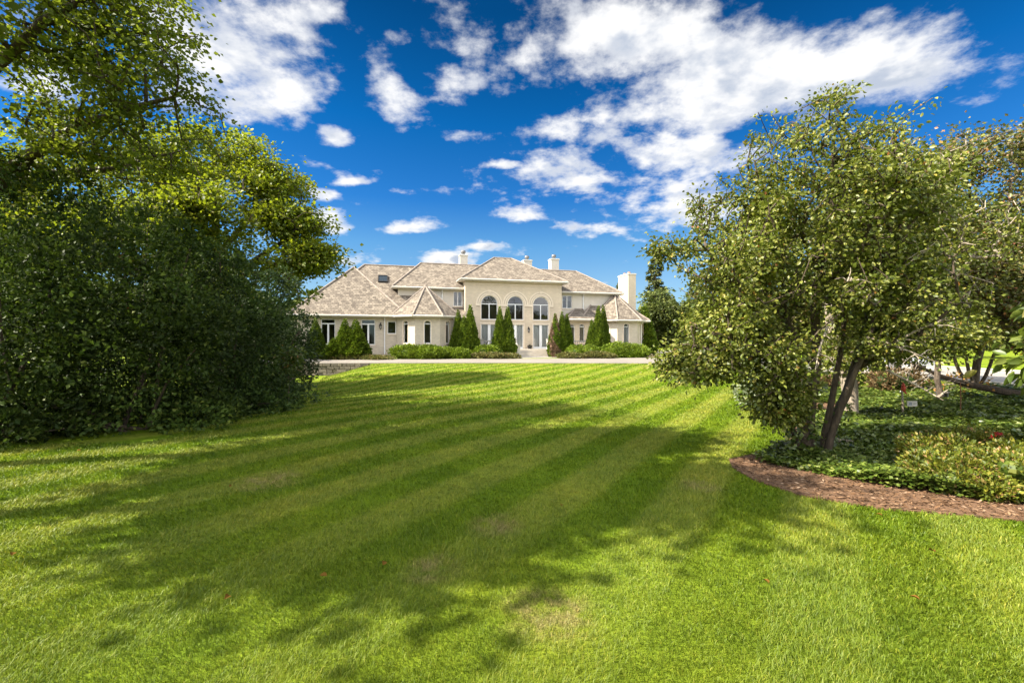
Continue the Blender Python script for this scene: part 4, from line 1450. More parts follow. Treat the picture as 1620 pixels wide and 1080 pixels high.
def arch_ring(mb, F, c, zs, r0, r1, d0, d1, a0=0.0, a1=PI, n=NA * 2, mat=0):
    for k in range(n):
        t0, t1 = a0 + (a1 - a0) * k / n, a0 + (a1 - a0) * (k + 1) / n
        q = lambda r, t, d: F.p(c - r * math.cos(t), zs + r * math.sin(t), d)
        mb.poly([q(r0, t0, d0), q(r0, t1, d0), q(r1, t1, d0), q(r1, t0, d0)][::-1], mat)
        mb.poly([q(r1, t0, d0), q(r1, t1, d0), q(r1, t1, d1), q(r1, t0, d1)][::-1], mat)
        mb.poly([q(r0, t0, d1), q(r0, t1, d1), q(r0, t1, d0), q(r0, t0, d0)][::-1], mat)


def window(F, s0, s1, z0, z1, arch=False, mull=1, transom=None, fw=.06, back=.09, sill=True, name='window', curtain=0.0, door=False, low_mull_only=False):
    mb = MB()
    d0, d1 = back, back + .06
    z1r = z1
    fbox(mb, F, s0, s0 + fw, z0, z1r, d0, d1)
    fbox(mb, F, s1 - fw, s1, z0, z1r, d0, d1)
    fbox(mb, F, s0 + fw, s1 - fw, z0, z0 + fw * (2.6 if door else 1), d0, d1)
    if arch:
        arch_ring(mb, F, (s0 + s1) / 2, z1, (s1 - s0) / 2 - fw, (s1 - s0) / 2, d0, d1)
        fbox(mb, F, s0 + fw, s1 - fw, z1 - .035, z1 + .035, d0 - .01, d1 + .01)
    else:
        fbox(mb, F, s0 + fw, s1 - fw, z1 - fw, z1, d0, d1)
    ztop = z1 - (.035 if arch else fw)
    if transom:
        fbox(mb, F, s0 + fw, s1 - fw, transom - .05, transom + .05, d0 - .01, d1 + .01)
        ztop = transom - .05
    zb = z0 + fw * (2.6 if door else 1)
    for k in range(mull):
        c = s0 + (s1 - s0) * (k + 1) / (mull + 1)
        mw = .13 if door else (.07 if transom else .04)
        fbox(mb, F, c - mw, c + mw, zb, ztop, d0 - .005, d1 + .005)
    o = mb.build(name, M['white'], house)
    g = MB()
    dg = back + .03
    ga, gb = s0 + fw * .5, s1 - fw * .5
    pts = [F.p(ga, z0 + .02, dg), F.p(gb, z0 + .02, dg), F.p(gb, z1, dg)]
    if arch:
        r, c = (gb - ga) / 2, (s0 + s1) / 2
        pts += [F.p(c + r * math.cos(PI * k / NA), z1 + r * math.sin(PI * k / NA), dg) for k in range(1, NA)]
    pts.append(F.p(ga, z1, dg))
    g.poly(pts)
    g.build('pane', M['glass'], o)
    if sill:
        sb = MB()
        fbox(sb, F, s0 - .06, s1 + .06, z0 - .10, z0, -.05, .12)
        sb.build('sill', M['stone'], o)
    if curtain:
        cb = MB()
        n = 26
        top = z1 if not arch else z1
        for half in ((s0 + .05, (s0 + s1) / 2 - .03), ((s0 + s1) / 2 + .03, s1 - .05)):
            a, b = half
            if curtain < 1:
                b = a + (b - a) * curtain if half[0] == s0 + .05 else b
                a = b - (b - a) * curtain if half[0] != s0 + .05 else a
            for k in range(n):
                x0, x1 = a + (b - a) * k / n, a + (b - a) * (k + 1) / n
                e0, e1 = .22 + .035 * math.sin(k * 1.9), .22 + .035 * math.sin((k + 1) * 1.9)
                cb.poly([F.p(x0, z0 + .05, e0), F.p(x1, z0 + .05, e1), F.p(x1, top - .04, e1), F.p(x0, top - .04, e0)])
        cb.build('curtain', M['curtain'], o)
    return o


def hip_roof(e, ridge, ze, zr, name='roof', trim=True, fasc=.17):
    """e=(u0,u1,v0,v1) eaves, ridge=(ua,ub,va,vb)"""
    u0, u1, v0, v1 = e
    ua, ub, va, vb = ridge
    A, B, C_, D = (u0, v0, ze), (u1, v0, ze), (u1, v1, ze), (u0, v1, ze)
    P, Q = (ua, va, zr), (ub, vb, zr)
    mb = MB()
    if va == vb:                       # ridge along u
        fs = [[A, B, Q, P], [B, C_, Q], [C_, D, P, Q], [D, A, P]]
        hips = [(A, P), (B, Q), (C_, Q), (D, P), (P, Q)]
    else:                              # ridge along v, P in front
        fs = [[A, B, P], [B, C_, Q, P], [C_, D, Q], [D, A, P, Q]]
        hips = [(A, P), (B, P), (C_, Q), (D, Q), (P, Q)]
    for f in fs:
        mb.poly(f)
    o = mb.build(name, M['shingle'], house)
    rc = MB()
    for a, b in hips:
        a, b = Vector(a), Vector(b)
        if (b - a).length < .05:
            continue
        rc.tube([a + Vector((0, 0, .02)), b + Vector((0, 0, .02))], .085, 6)
    rc.build('ridge_cap', M['ridge'], o)
    if trim:
        g = MB()
        ih = .03
        zt, zb = ze - .01, ze - fasc
        ring = [(u0, v0), (u1, v0), (u1, v1), (u0, v1)]
        ins = [(u0 + .55, v0 + .55), (u1 - .55, v0 + .55), (u1 - .55, v1 - .55), (u0 + .55, v1 - .55)]
        for k in range(4):
            a, b = ring[k], ring[(k + 1) % 4]
            ia, ib = ins[k], ins[(k + 1) % 4]
            g.poly([(*a, zb), (*b, zb), (*b, zt), (*a, zt)])
            g.poly([(*a, zb), (*ia, zb - .001), (*ib, zb - .001), (*b, zb)])
        gg = MB()
        # half-round gutter hung on the front and side eaves
        for a, b in ((ring[3], ring[0]), (ring[0], ring[1]), (ring[1], ring[2])):
            av, bv = Vector((*a, zt - .05)), Vector((*b, zt - .05))
            t = (bv - av).normalized()
            nn = Vector((t.y, -t.x, 0))
            gg.tube([av + nn * .05, bv + nn * .05], .062, 8)
        g.build('fascia', M['trim'], o)
        gg.build('gutter', M['trim'], o)
    return o


def octagon(c, hw):
    """corners starting at the left end of the left front facet, walked left to right"""
    s = hw * math.tan(PI / 8)
    cu, cv = c
    return [(cu - hw, cv - s), (cu - s, cv - hw), (cu + s, cv - hw), (cu + hw, cv - s), (cu + hw, cv + s), (cu + s, cv + hw), (cu - s, cv + hw), (cu - hw, cv + s)]


def oct_roof(c, hw, ze, za):
    pts = octagon(c, hw)
    mb, g, rc = MB(), MB(), MB()
    ap = (c[0], c[1], za)
    ins = octagon(c, hw - .5)
    gt = MB()
    for k in range(8):
        a, b = pts[k], pts[(k + 1) % 8]
        mb.poly([(*a, ze), (*b, ze), ap])
        g.poly([(*a, ze - .17), (*b, ze - .17), (*b, ze - .01), (*a, ze - .01)])
        g.poly([(*a, ze - .17), (*ins[k], ze - .171), (*ins[(k + 1) % 8], ze - .171), (*b, ze - .17)])
        rc.tube([Vector((*a, ze + .02)), Vector(ap) + Vector((0, 0, .02))], .075, 6)
        av, bv = Vector((*a, ze - .06)), Vector((*b, ze - .06))
        t = (bv - av).normalized()
        nn = Vector((t.y, -t.x, 0))
        gt.tube([av + nn * .05, bv + nn * .05], .062, 8)
    o = mb.build('roof', M['shingle'], house)
    rc.lathe([(.12, -.1), (.11, .04), (.05, .10), (0, .16)], ap, 10)
    rc.build('ridge_cap', M['ridge'], o)
    g.build('fascia', M['trim'], o)
    gt.build('gutter', M['trim'], o)
    return o


def downspout(F, s, z0, z1, kick=True):
    mb = MB()
    mb.tube([F.p(s, z1, -.32), F.p(s, z1 - .14, -.30), F.p(s, z1 - .34, -.07), F.p(s, z1 - .5, -.06), F.p(s, z0 + .15, -.06), F.p(s, z0, -.2)], .05, 8)
    mb.build('downspout', M['white'], house)


def lantern(F, s, z):
    mb = MB()
    c = F.p(s, z, -.16)
    mb.lathe([(.0, -.24), (.03, -.22), (.04, -.17), (.075, -.15), (.075, -.13)], c, 8)
    mb.lathe([(.11, .13), (.12, .15), (.06, .24), (.03, .27), (.03, .31), (0, .34)], c, 8)
    for k in range(6):
        a = 2 * PI * k / 6
        mb.tube([(c[0] + .072 * math.cos(a), c[1] + .072 * math.sin(a), c[2] - .14), (c[0] + .108 * math.cos(a), c[1] + .108 * math.sin(a), c[2] + .14)], .009, 4)
    mb.tube([F.p(s, z + .22, 0), F.p(s, z + .36, -.1), F.p(s, z + .3, -.16)], .014, 5)
    fbox(mb, F, s - .05, s + .05, z + .08, z + .34, -.02, .01)
    o = mb.build('lantern', M['dark'], house)
    g = MB()
    g.lathe([(.066, -.13), (.10, .13)], c, 8)
    g.build('lantern_glass', M['glass'], o)


def chimney_box(u0, u1, v0, v1, z0, z1, mat, cap, pot=None, parent=None):
    mb = MB()
    mb.box((u0, v0, z0), (u1, v1, z1 - .12))
    o = mb.build('chimney', mat, parent or house)
    c = MB()
    c.box((u0 - .06, v0 - .06, z1 - .12), (u1 + .06, v1 + .06, z1 - .02))
    c.box((u0 - .02, v0 - .02, z1 - .02), (u1 + .02, v1 + .02, z1 + .03))
    c.build('chimney_cap', cap, o)
    cu, cv = (u0 + u1) / 2, (v0 + v1) / 2
    p = MB()
    if pot == 'steel':
        p.lathe([(.15, .03), (.15, .22), (.24, .24), (.26, .36), (.24, .48), (.12, .54), (0, .56)], (cu, cv, z1), 14)
        p.build('flue', M['steel'], o)
    elif pot == 'clay':
        for dv in (-.45, .5):
            q = MB()
            q.lathe([(.17, .03), (.15, .25), (.12, .27), (.12, .1)], (cu, cv + dv, z1), 10)
            q.build('chimney_pot', M['clay'], o)
    return o


def build_house():
    W_ = M['brick']
    # ---- central block
    F0 = F_((0, 0), (1, 0))
    ax = [2.275, 4.815, 7.355]
    hw = .795
    ops = []
    for c in ax:
        ops += [(c - hw, c + hw, 1.0, 3.33, False), (c - hw, c + hw, 3.76, 5.22, True)]
    mb = MB()
    wall(mb, F0, 9.5, GR, ZEC, ops)
    for (a, b) in (((9.5, 0), (9.5, 9)), ((9.5, 9), (0, 9)), ((0, 9), (0, 0))):
        mb.poly([(*a, GR), (*b, GR), (*b, ZEC), (*a, ZEC)])
    mb.build('wall', W_, house)
    # interior floors and back wall so that rooms read as rooms
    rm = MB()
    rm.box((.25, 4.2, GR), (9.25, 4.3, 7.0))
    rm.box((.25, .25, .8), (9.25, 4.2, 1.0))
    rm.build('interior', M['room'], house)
    tr = MB()
    for c in ax:
        arch_ring(tr, F0, c, 5.22, hw, hw + .09, -.05, .0)
        arch_ring(tr, F0, c, 5.22, hw + .13, hw + .27, -.025, .0)
        arch_ring(tr, F0, c, 5.22, 1.12, 1.265, -.045, .0)
        for sg in (-1, 1):
            e0, e1 = sorted((c + sg * hw, c + sg * (hw + .09)))
            fbox(tr, F0, e0, e1, 3.76, 5.22, -.05, .0)
            e0, e1 = sorted((c + sg * (hw + .10), c + sg * 1.268))
            fbox(tr, F0, e0, e1, 5.02, 5.217, -.055, .0)
            fbox(tr, F0, e0, e1, 4.80, 4.86, -.04, .0)
        # keystone
        tr.poly([F0.p(c - .12, 5.22 + hw + .28, -.07), F0.p(c + .12, 5.22 + hw + .28, -.07), F0.p(c + .16, 6.52, -.07), F0.p(c - .16, 6.52, -.07)])
        for sgn in (-1, 1):
            q = [F0.p(c + sgn * .12, 5.22 + hw + .28, -.07), F0.p(c + sgn * .12, 5.22 + hw + .28, 0), F0.p(c + sgn * .16, 6.52, 0), F0.p(c + sgn * .16, 6.52, -.07)]
            tr.poly(q if sgn > 0 else q[::-1])
        tr.poly([F0.p(c - .16, 6.52, -.07), F0.p(c + .16, 6.52, -.07), F0.p(c + .16, 6.52, 0), F0.p(c - .16, 6.52, 0)])
        # door casing, band between door and arch
        for sg in (-1, 1):
            e0, e1 = sorted((c + sg * hw, c + sg * (hw + .10)))
            fbox(tr, F0, e0, e1, 1.0, 3.33, -.04, .0)
        fbox(tr, F0, c - hw - .10, c + hw + .10, 3.333, 3.44, -.05, .0)
    # frieze under the eaves
    fbox(tr, F0, .0, 9.5, 7.02, 7.10, -.04, .0)
    for c in ax:
        arch_ring(tr, F0, c, 5.22, hw + .092, hw + .128, -.012, .0, mat=1)  # dark bands painted as the shadow gaps between rings and impost blocks
        arch_ring(tr, F0, c, 5.22, 1.068, 1.118, -.012, .0, mat=1)
        for sg in (-1, 1):
            e0, e1 = sorted((c + sg * (hw + .10), c + sg * 1.266))
            fbox(tr, F0, e0, e1, 4.862, 4.90, -.03, .0, 1)
            fbox(tr, F0, e0, e1, 4.985, 5.018, -.03, .0, 1)
    tr.build('arch_trim', [M['stone'], M['stone_shade']], house)
    for c in ax:
        window(F0, c - hw, c + hw, 3.76, 5.22, True, 1, None, .055)
        window(F0, c - hw, c + hw, 1.0, 3.33, False, 1, None, .075, .07, False, 'door', 1.0, True)
    lantern(F0, 6.10, 2.75)
    fb = MB()
    fbox(fb, F0, .62, .80, 4.02, 4.12, -.22, .0)
    fb.build('floodlight', M['white'], house)
    hip_roof((-.48, 9.98, -.5, 9.5), (3.75, 5.6, 4.5, 4.5), ZEC + .06, 10.38)

    # ---- left upper wing
    F1 = F_((-6.0, 1.1), (1, 0))
    mb = MB()
    wall(mb, F1, 5.99, 2.0, ZE2 - .08, [(5.06, 6.0 - .72 + .99 - .03 if False else 5.9, 5.02, 6.42, False)])
    for (a, b) in (((-.01, 9), (-6, 9)), ((-6, 9), (-6, 1.1))):
        mb.poly([(*a, 2.0), (*b, 2.0), (*b, ZE2 - .08), (*a, ZE2 - .08)])
    mb.build('wall', M['stucco'], house)
    window(F1, 5.06, 5.9, 5.02, 6.42, False, 1, None, .06)
    hip_roof((-6.5, 3.0, .6, 9.5), (-3.7, 2.4, 5.0, 5.0), ZE2 + .02, 9.58)
    downspout(F1, 4.0, 4.4, ZE2 - .02)

    # ---- left garage roof with skylight (low front eave, high ridge)
    mb = MB()
    sl = (9.18 - 4.0) / 6.2
    mb.poly([(-14, -1.2, 4.0), (-3.5, -1.2, 4.0), (-3.5, 5, 9.18), (-9.1, 5, 9.18)])
    mb.poly([(-14, -1.2, 4.0), (-9.1, 5, 9.18), (-14, 11, 4.0)])
    mb.poly([(-9.1, 5, 9.18), (-3.5, 5, 9.18), (-3.5, 11, 4.0), (-14, 11, 4.0)])
    mb.poly([(-3.5, -1.2, 4.0), (-3.5, 11, 4.0), (-3.5, 5, 9.18)])
    gr = mb.build('roof', M['shingle'], house)
    rc = MB()
    rc.tube([(-9.1, 5, 9.2), (-3.5, 5, 9.2)], .085, 6)
    rc.tube([(-14, -1.2, 4.02), (-9.1, 5, 9.2)], .085, 6)
    rc.build('ridge_cap', M['ridge'], gr)
    n = Vector((0, -sl, 1)).normalized()
    tv = Vector((0, 1, sl)).normalized()
    c0 = Vector((-7.35, 3.1, 4.0 + sl * 4.3))
    sk = MB()

    def sp_(a, b, h):
        return tuple(c0 + Vector((a, 0, 0)) + tv * b + n * h)
    for (a0, a1, b0, b1) in ((-.45, .45, -.55, -.47), (-.45, .45, .47, .55), (-.45, -.37, -.47, .47), (.37, .45, -.47, .47)):
        lo, hi = .0, .12
        q = [(a0, b0), (a1, b0), (a1, b1), (a0, b1)]
        sk.poly([sp_(*p, hi) for p in q])
        for k in range(4):
            sk.poly([sp_(*q[k], lo), sp_(*q[(k + 1) % 4], lo), sp_(*q[(k + 1) % 4], hi), sp_(*q[k], hi)])
    sko = sk.build('skylight', M['dark'], house)
    sg = MB()
    sg.poly([sp_(-.37, -.47, .08), sp_(.37, -.47, .08), sp_(.37, .47, .08), sp_(-.37, .47, .08)])
    m, nt, b = mat_new('skylight_glass')
    b.inputs['Base Color'].default_value = (.02, .03, .04, 1)
    b.inputs['Roughness'].default_value = .08
    sg.build('pane', m, sko)

    # ---- left front wing
    F2 = F_((-14.2, -1.5), (1, 0))
    o2 = [(14.2 - 12.18, 14.2 - 11.09, 1.46, 3.56, False), (14.2 - 9.03, 14.2 - 7.92, 1.42, 3.54, False), (14.2 - 6.92, 14.2 - 6.20, 2.35, 3.42, False)]
    mb = MB()
    wall(mb, F2, 8.2, GR, ZE1 - .1, o2)
    mb.poly([(-14.2, 10, GR), (-14.2, -1.5, GR), (-14.2, -1.5, ZE1 - .1), (-14.2, 10, ZE1 - .1)])
    mb.poly([(0, 10, GR), (-14.2, 10, GR), (-14.2, 10, ZE1 - .1), (0, 10, ZE1 - .1)])
    mb.build('wall', M['brick_side'], house)
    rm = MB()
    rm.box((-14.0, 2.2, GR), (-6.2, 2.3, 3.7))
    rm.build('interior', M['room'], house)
    window(F2, *o2[0][:4], mull=1, transom=3.17)
    window(F2, *o2[1][:4], mull=1, transom=3.17)
    window(F2, *o2[2][:4], mull=0)
    downspout(F2, 14.2 - 7.14, .62, ZE1 - .02)
    lantern(F2, 14.2 - 7.47, 2.95)
    hip_roof((-14.65, -5.25, -2.0, 8.5), (-9.95, -9.95, 3.2, 4.6), ZE1 + .02, 8.62)

    # ---- left turret
    c = (-3.67, -.55)
    pts = octagon(c, 2.5)
    mb = MB()
    for k in range(8):
        a, b = pts[k], pts[(k + 1) % 8]
        Fk = F_(a, (b[0] - a[0], b[1] - a[1]))
        L_ = math.dist(a, b)
        if k in (0, 1, 2):
            w = .28
            op = (L_ / 2 - w, L_ / 2 + w, 1.55, 3.18, True)
            wall(mb, Fk, L_, GR, ZE1 - .1, [op])
            window(Fk, *op[:4], arch=True, mull=0, fw=.05, curtain=0)
            cs = MB()
            arch_ring(cs, Fk, L_ / 2, 3.18, w, w + .09, -.03, 0, n=16)
            for sg_ in (-1, 1):
                e0, e1 = sorted((L_ / 2 + sg_ * w, L_ / 2 + sg_ * (w + .09)))
                fbox(cs, Fk, e0, e1, 1.55, 3.18, -.03, 0)
            cs.build('window_surround', M['stone'], house)
        elif k in (3,):
            mb.poly([Fk.p(0, GR), Fk.p(L_, GR), Fk.p(L_, ZE1 - .1), Fk.p(0, ZE1 - .1)])
    mb.build('wall', M['brick_side'], house)
    oct_roof(c, 2.98, ZE1, 6.62)
    downspout(F_((-1.3, -1.55), (1, 0)), .02, .6, ZE1 - .02)

    # ---- link between left turret and central block
    mb = MB()
    FL = F_((-1.3, -.75), (1, 0))
    mb.poly([FL.p(0, GR), FL.p(1.3, GR), FL.p(1.3, 3.75), FL.p(0, 3.75)])
    mb.build('wall', W_, house)
    mb = MB()
    mb.poly([(-1.9, -1.2, 3.84), (-.005, -1.2, 3.84), (-.005, 1.09, 4.95), (-1.0, 1.09, 4.95)])
    mb.poly([(-.005, -1.2, 3.84), (-1.9, -1.2, 3.84), (-1.9, -1.2, 3.70), (-.005, -1.2, 3.70)][::-1])
    mb.build('roof', M['shingle'], house)

    # ---- right upper wing
    F3 = F_((9.51, 1.1), (1, 0))
    mb = MB()
    wall(mb, F3, 6.6, 2.0, ZE2 - .1, [(.5, 1.52, 5.02, 6.33, False)])
    mb.poly([(16.1, 1.1, 2), (16.1, 9, 2), (16.1, 9, ZE2 - .1), (16.1, 1.1, ZE2 - .1)])
    mb.poly([(16.1, 9, 2), (9.51, 9, 2), (9.51, 9, ZE2 - .1), (16.1, 9, ZE2 - .1)])
    mb.build('wall', M['stucco'], house)
    window(F3, .5, 1.52, 5.02, 6.33, False, 1, None, .06)
    hip_roof((6.5, 16.55, .6, 9.5), (7.5, 13.1, 5.0, 5.0), ZE2, 9.42)
    downspout(F3, 2.72, 4.6, ZE2 - .02)

    # ---- right ground-floor room
    F4 = F_((9.51, -.75), (1, 0))
    mb = MB()
    o4 = [(.56, 1.06, 1.60, 3.13, True), (1.54, 2.06, 1.60, 3.13, True)]
    wall(mb, F4, 4.0, GR, 3.75, o4)
    mb.build('wall', W_, house)
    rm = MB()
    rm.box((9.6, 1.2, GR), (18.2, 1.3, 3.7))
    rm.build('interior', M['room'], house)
    for o in o4:
        window(F4, *o[:4], arch=True, mull=0, fw=.05)
    # its little hip roof
    mb = MB()
    e = [(9.52, -1.25), (12.6, -1.25)]
    mb.poly([(9.52, -1.25, 3.84), (12.6, -1.25, 3.84), (12.2, 1.0, 4.95), (11.3, 1.0, 4.95)])
    mb.poly([(9.52, 1.09, 3.84), (9.52, -1.25, 3.84), (11.3, 1.0, 4.95), (11.3, 1.09, 4.95)])
    o = mb.build('roof', M['shingle'], house)
    mb = MB()
    mb.tube([(9.52, -1.25, 3.86), (11.3, 1.0, 4.97), (12.2, 1.0, 4.97)], .07, 6)
    mb.build('ridge_cap', M['ridge'], o)
    mb = MB()
    mb.poly([(9.52, -1.25, 3.68), (12.6, -1.25, 3.68), (12.6, -1.25, 3.83), (9.52, -1.25, 3.83)])
    mb.poly([(9.52, -1.25, 3.68), (9.52, -.7, 3.679), (12.6, -.7, 3.679), (12.6, -1.25, 3.68)])
    mb.tube([(9.52, -1.30, 3.79), (12.6, -1.30, 3.79)], .062, 8)
    mb.build('fascia', M['trim'], o)

    # ---- right wing behind the turret
    mb = MB()
    for (a, b) in (((11.6, -.3), (11.6, 7)), ((18.3, -.3), (18.3, 7)), ((18.3, 7), (11.6, 7))):
        mb.poly([(*a, GR), (*b, GR), (*b, ZE1 - .1), (*a, ZE1 - .1)])
    mb.build('wall', M['brick_side'], house)
    hip_roof((11.2, 18.75, -.75, 7.4), (14.55, 15.9, 2.6, 2.6), ZE1 - .06, 6.6)

    # ---- right turret
    c = (15.75, 1.05)
    pts = octagon(c, 2.62)
    mb = MB()
    for k in range(8):
        a, b = pts[k], pts[(k + 1) % 8]
        Fk = F_(a, (b[0] - a[0], b[1] - a[1]))
        L_ = math.dist(a, b)
        if k in (0, 1, 2):
            w = .29
            sc = L_ / 2 - (.12 if k == 1 else 0)
            op = (sc - w, sc + w, 1.45, 3.15, True)
            wall(mb, Fk, L_, GR, ZE1 - .15, [op])
            window(Fk, *op[:4], arch=True, mull=0, fw=.05, curtain=1.0 if k == 1 else 0)
            cs = MB()
            arch_ring(cs, Fk, sc, 3.15, w, w + .09, -.03, 0, n=16)
            for sg_ in (-1, 1):
                e0, e1 = sorted((sc + sg_ * w, sc + sg_ * (w + .09)))
                fbox(cs, Fk, e0, e1, 1.45, 3.15, -.03, 0)
            cs.build('window_surround', M['stone'], house)
        elif k in (3, 7):
            mb.poly([Fk.p(0, GR), Fk.p(L_, GR), Fk.p(L_, ZE1 - .15), Fk.p(0, ZE1 - .15)])
    mb.build('wall', M['brick_side'], house)
    oct_roof(c, 3.06, ZE1 - .08, 6.66)
    downspout(F_((17.55, -.6), (1, .4)), .35, .5, ZE1 - .1)

    # ---- chimneys
    chimney_box(.42, 1.22, 6, 6.8, 8.2, 10.85, M['stucco'], M['trim'], 'steel')
    chimney_box(7.45, 8.35, 6, 6.9, 8.2, 10.62, M['stucco'], M['trim'], 'steel')
    chimney_box(10.6, 11.5, 6, 6.9, 8.2, 10.9, M['stucco'], M['trim'], 'steel')
    chimney_box(18.42, 19.34, 3.0, 5.25, GR, 9.12, M['brick'], M['trim'], 'clay')


build_house()


# ---- terrace, steps, balustrades
def baluster_mb(c, h):
    mb = MB()
    mb.lathe([(.045, 0), (.045, .05), (.03, .08), (.062, .2), (.055, .28), (.03, .42), (.028, .46), (.045, .49), (.045, .52)], c, 8)
    return mb


def terrace():
    t = empty('terrace', (OX, OY, 0), YAW)
    mb = MB()
    mb.box((-.9, -1.95, .2), (4.1, -.005, .995))
    mb.box((7.62, -1.95, .2), (9.5, -.005, .995))
    mb.box((9.5, -1.95, .2), (13.0, -.755, .995))
    mb.box((4.1, -1.3, .2), (7.62, -.005, .995))
    mb.build('paving', M['stone2'], t)
    # four treads
    for k in range(4):
        s = MB()
        top = .995 - .165 * k - .165
        s.box((4.38, -1.3 - .42 * (k + 1), .15), (7.36, -1.3 - .42 * k, top))
        s.box((4.36, -1.3 - .42 * (k + 1) - .03, top + .002), (7.38, -1.3 - .42 * k - .001, top + .035))
        s.build('step', M['stone2'], t)
    tag(t, 'pale stone terrace and front steps before the house doors', 'terrace')

    def span(a, b, lab, posts=(True, True), z=.997, drop=0.0):
        a, b = Vector(a), Vector(b)
        L_ = (b - a).length
        d = (b - a).normalized()
        ang = math.atan2(d.y, d.x)
        wx, wy = H(a.x, a.y)
        r = empty('balustrade', (wx, wy, 0), YAW + ang)

        def zz(s):
            return z - drop * s / L_
        for s, on in zip((0, L_), posts):
            if on:
                p = MB()
                zb = min(zz(s), z)
                p.box((s - .14, -.14, zb - (.15 if drop and s else 0)), (s + .14, .14, zz(s) + .84))
                p.box((s - .18, -.18, zz(s) + .84), (s + .18, .18, zz(s) + .92))
                p.box((s - .17, -.17, zb - (.15 if drop and s else 0) + .001), (s + .17, .17, zb + .12 - (.15 if drop and s else 0)))
                p.build('post', M['stone2'], r)
        for z0, z1, hw in ((.70, .80, .09), (.04, .13, .08)):
            q = MB()
            A, B = .141, L_ - .141
            for y in (-hw, hw):
                pts = [(A, y, zz(A) + z0), (B, y, zz(B) + z0), (B, y, zz(B) + z1), (A, y, zz(A) + z1)]
                q.poly(pts if y < 0 else pts[::-1])
            q.poly([(A, -hw, zz(A) + z1), (B, -hw, zz(B) + z1), (B, hw, zz(B) + z1), (A, hw, zz(A) + z1)])
            q.poly([(A, hw, zz(A) + z0), (B, hw, zz(B) + z0), (B, -hw, zz(B) + z0), (A, -hw, zz(A) + z0)])
            q.build('rail', M['stone2'], r)
        n = max(2, int(L_ / .24))
        proto = None
        for k in range(n):
            s = .2 + (L_ - .4) * (k + .5) / n
            if proto is None:
                proto = baluster_mb((0, 0, 0), .55).build('baluster', M['stone2'], r)
                o = proto
            else:
                o = proto.copy()
                C.objects.link(o)
                o.parent = r
            o.location = (s, 0, zz(s) + .13)
            o.scale = (1, 1, .57 / .52)
        tag(r, lab, 'balustrade')
    span((-.6, -1.78), (1.2, -1.78), 'stone balustrade at the left end of the terrace, by the left arborvitae trio')
    span((1.2, -1.78), (4.22, -1.78), 'stone balustrade left of the front steps', (False, True))
    span((7.5, -1.78), (9.7, -1.78), 'stone balustrade right of the steps, behind the browned arborvitae')
    span((9.7, -1.78), (12.6, -1.78), 'stone balustrade before the two narrow windows right of the entrance', (False, True))
    span((7.5, -1.4), (7.5, -3.1), 'sloping stone balustrade along the right side of the front steps', (False, True), .96, .5)
    span((4.22, -1.4), (4.22, -3.1), 'sloping stone balustrade along the left side of the front steps', (False, True), .96, .5)
    # flower pot by the doors
    x, y = H(6.1, -.45)
    p = empty('flower_pot', (x, y, .997))
    m = MB()
    m.lathe([(0, .0), (.16, .0), (.22, .26), (.25, .27), (.25, .32), (.21, .32), (.19, .22), (0, .22)], (0, 0, 0), 14)
    m.build('pot', M['dark'], p)
    g = np.random.default_rng(3)
    n = 60
    leaves('plant', g.normal(0, .06, (n, 3)) + np.array([[0, 0, .25]]), g.normal(size=(n, 3)) + np.array([[0, 0, 1.2]]), g.normal(size=(n, 3)), .14 * np.ones(n), M['perennial'], p, width=.3)
    tag(p, 'dark round flower pot on the terrace between two doors', 'flower pot')
    # little blue yard sign by the steps
    x, y = H(8.05, -3.3)
    s = empty('yard_sign', (x, y, tzf(x, y)), R(4))
    m = MB()
    m.tube([(0, 0, 0), (0, 0, .42)], .012, 6)
    m.build('stake', M['steel'], s)
    m = MB()
    oc = [(.17 * math.cos(PI / 2 + k * PI / 2), .17 * math.sin(PI / 2 + k * PI / 2)) for k in range(4)]
    m.poly([(a, -.02, .5 + b) for a, b in oc][::-1])
    m.poly([(a, -.008, .5 + b) for a, b in oc])
    for k in range(4):
        (a, b), (c, d) = oc[k], oc[(k + 1) % 4]
        m.poly([(a, -.02, .5 + b), (c, -.02, .5 + d), (c, -.008, .5 + d), (a, -.008, .5 + b)])
    m.build('sign_panel', plain('blue_sign', (.09, .42, .66), .5, .05), s)
    tag(s, 'small pale blue diamond sign on a stake at the right of the steps', 'sign')


terrace()


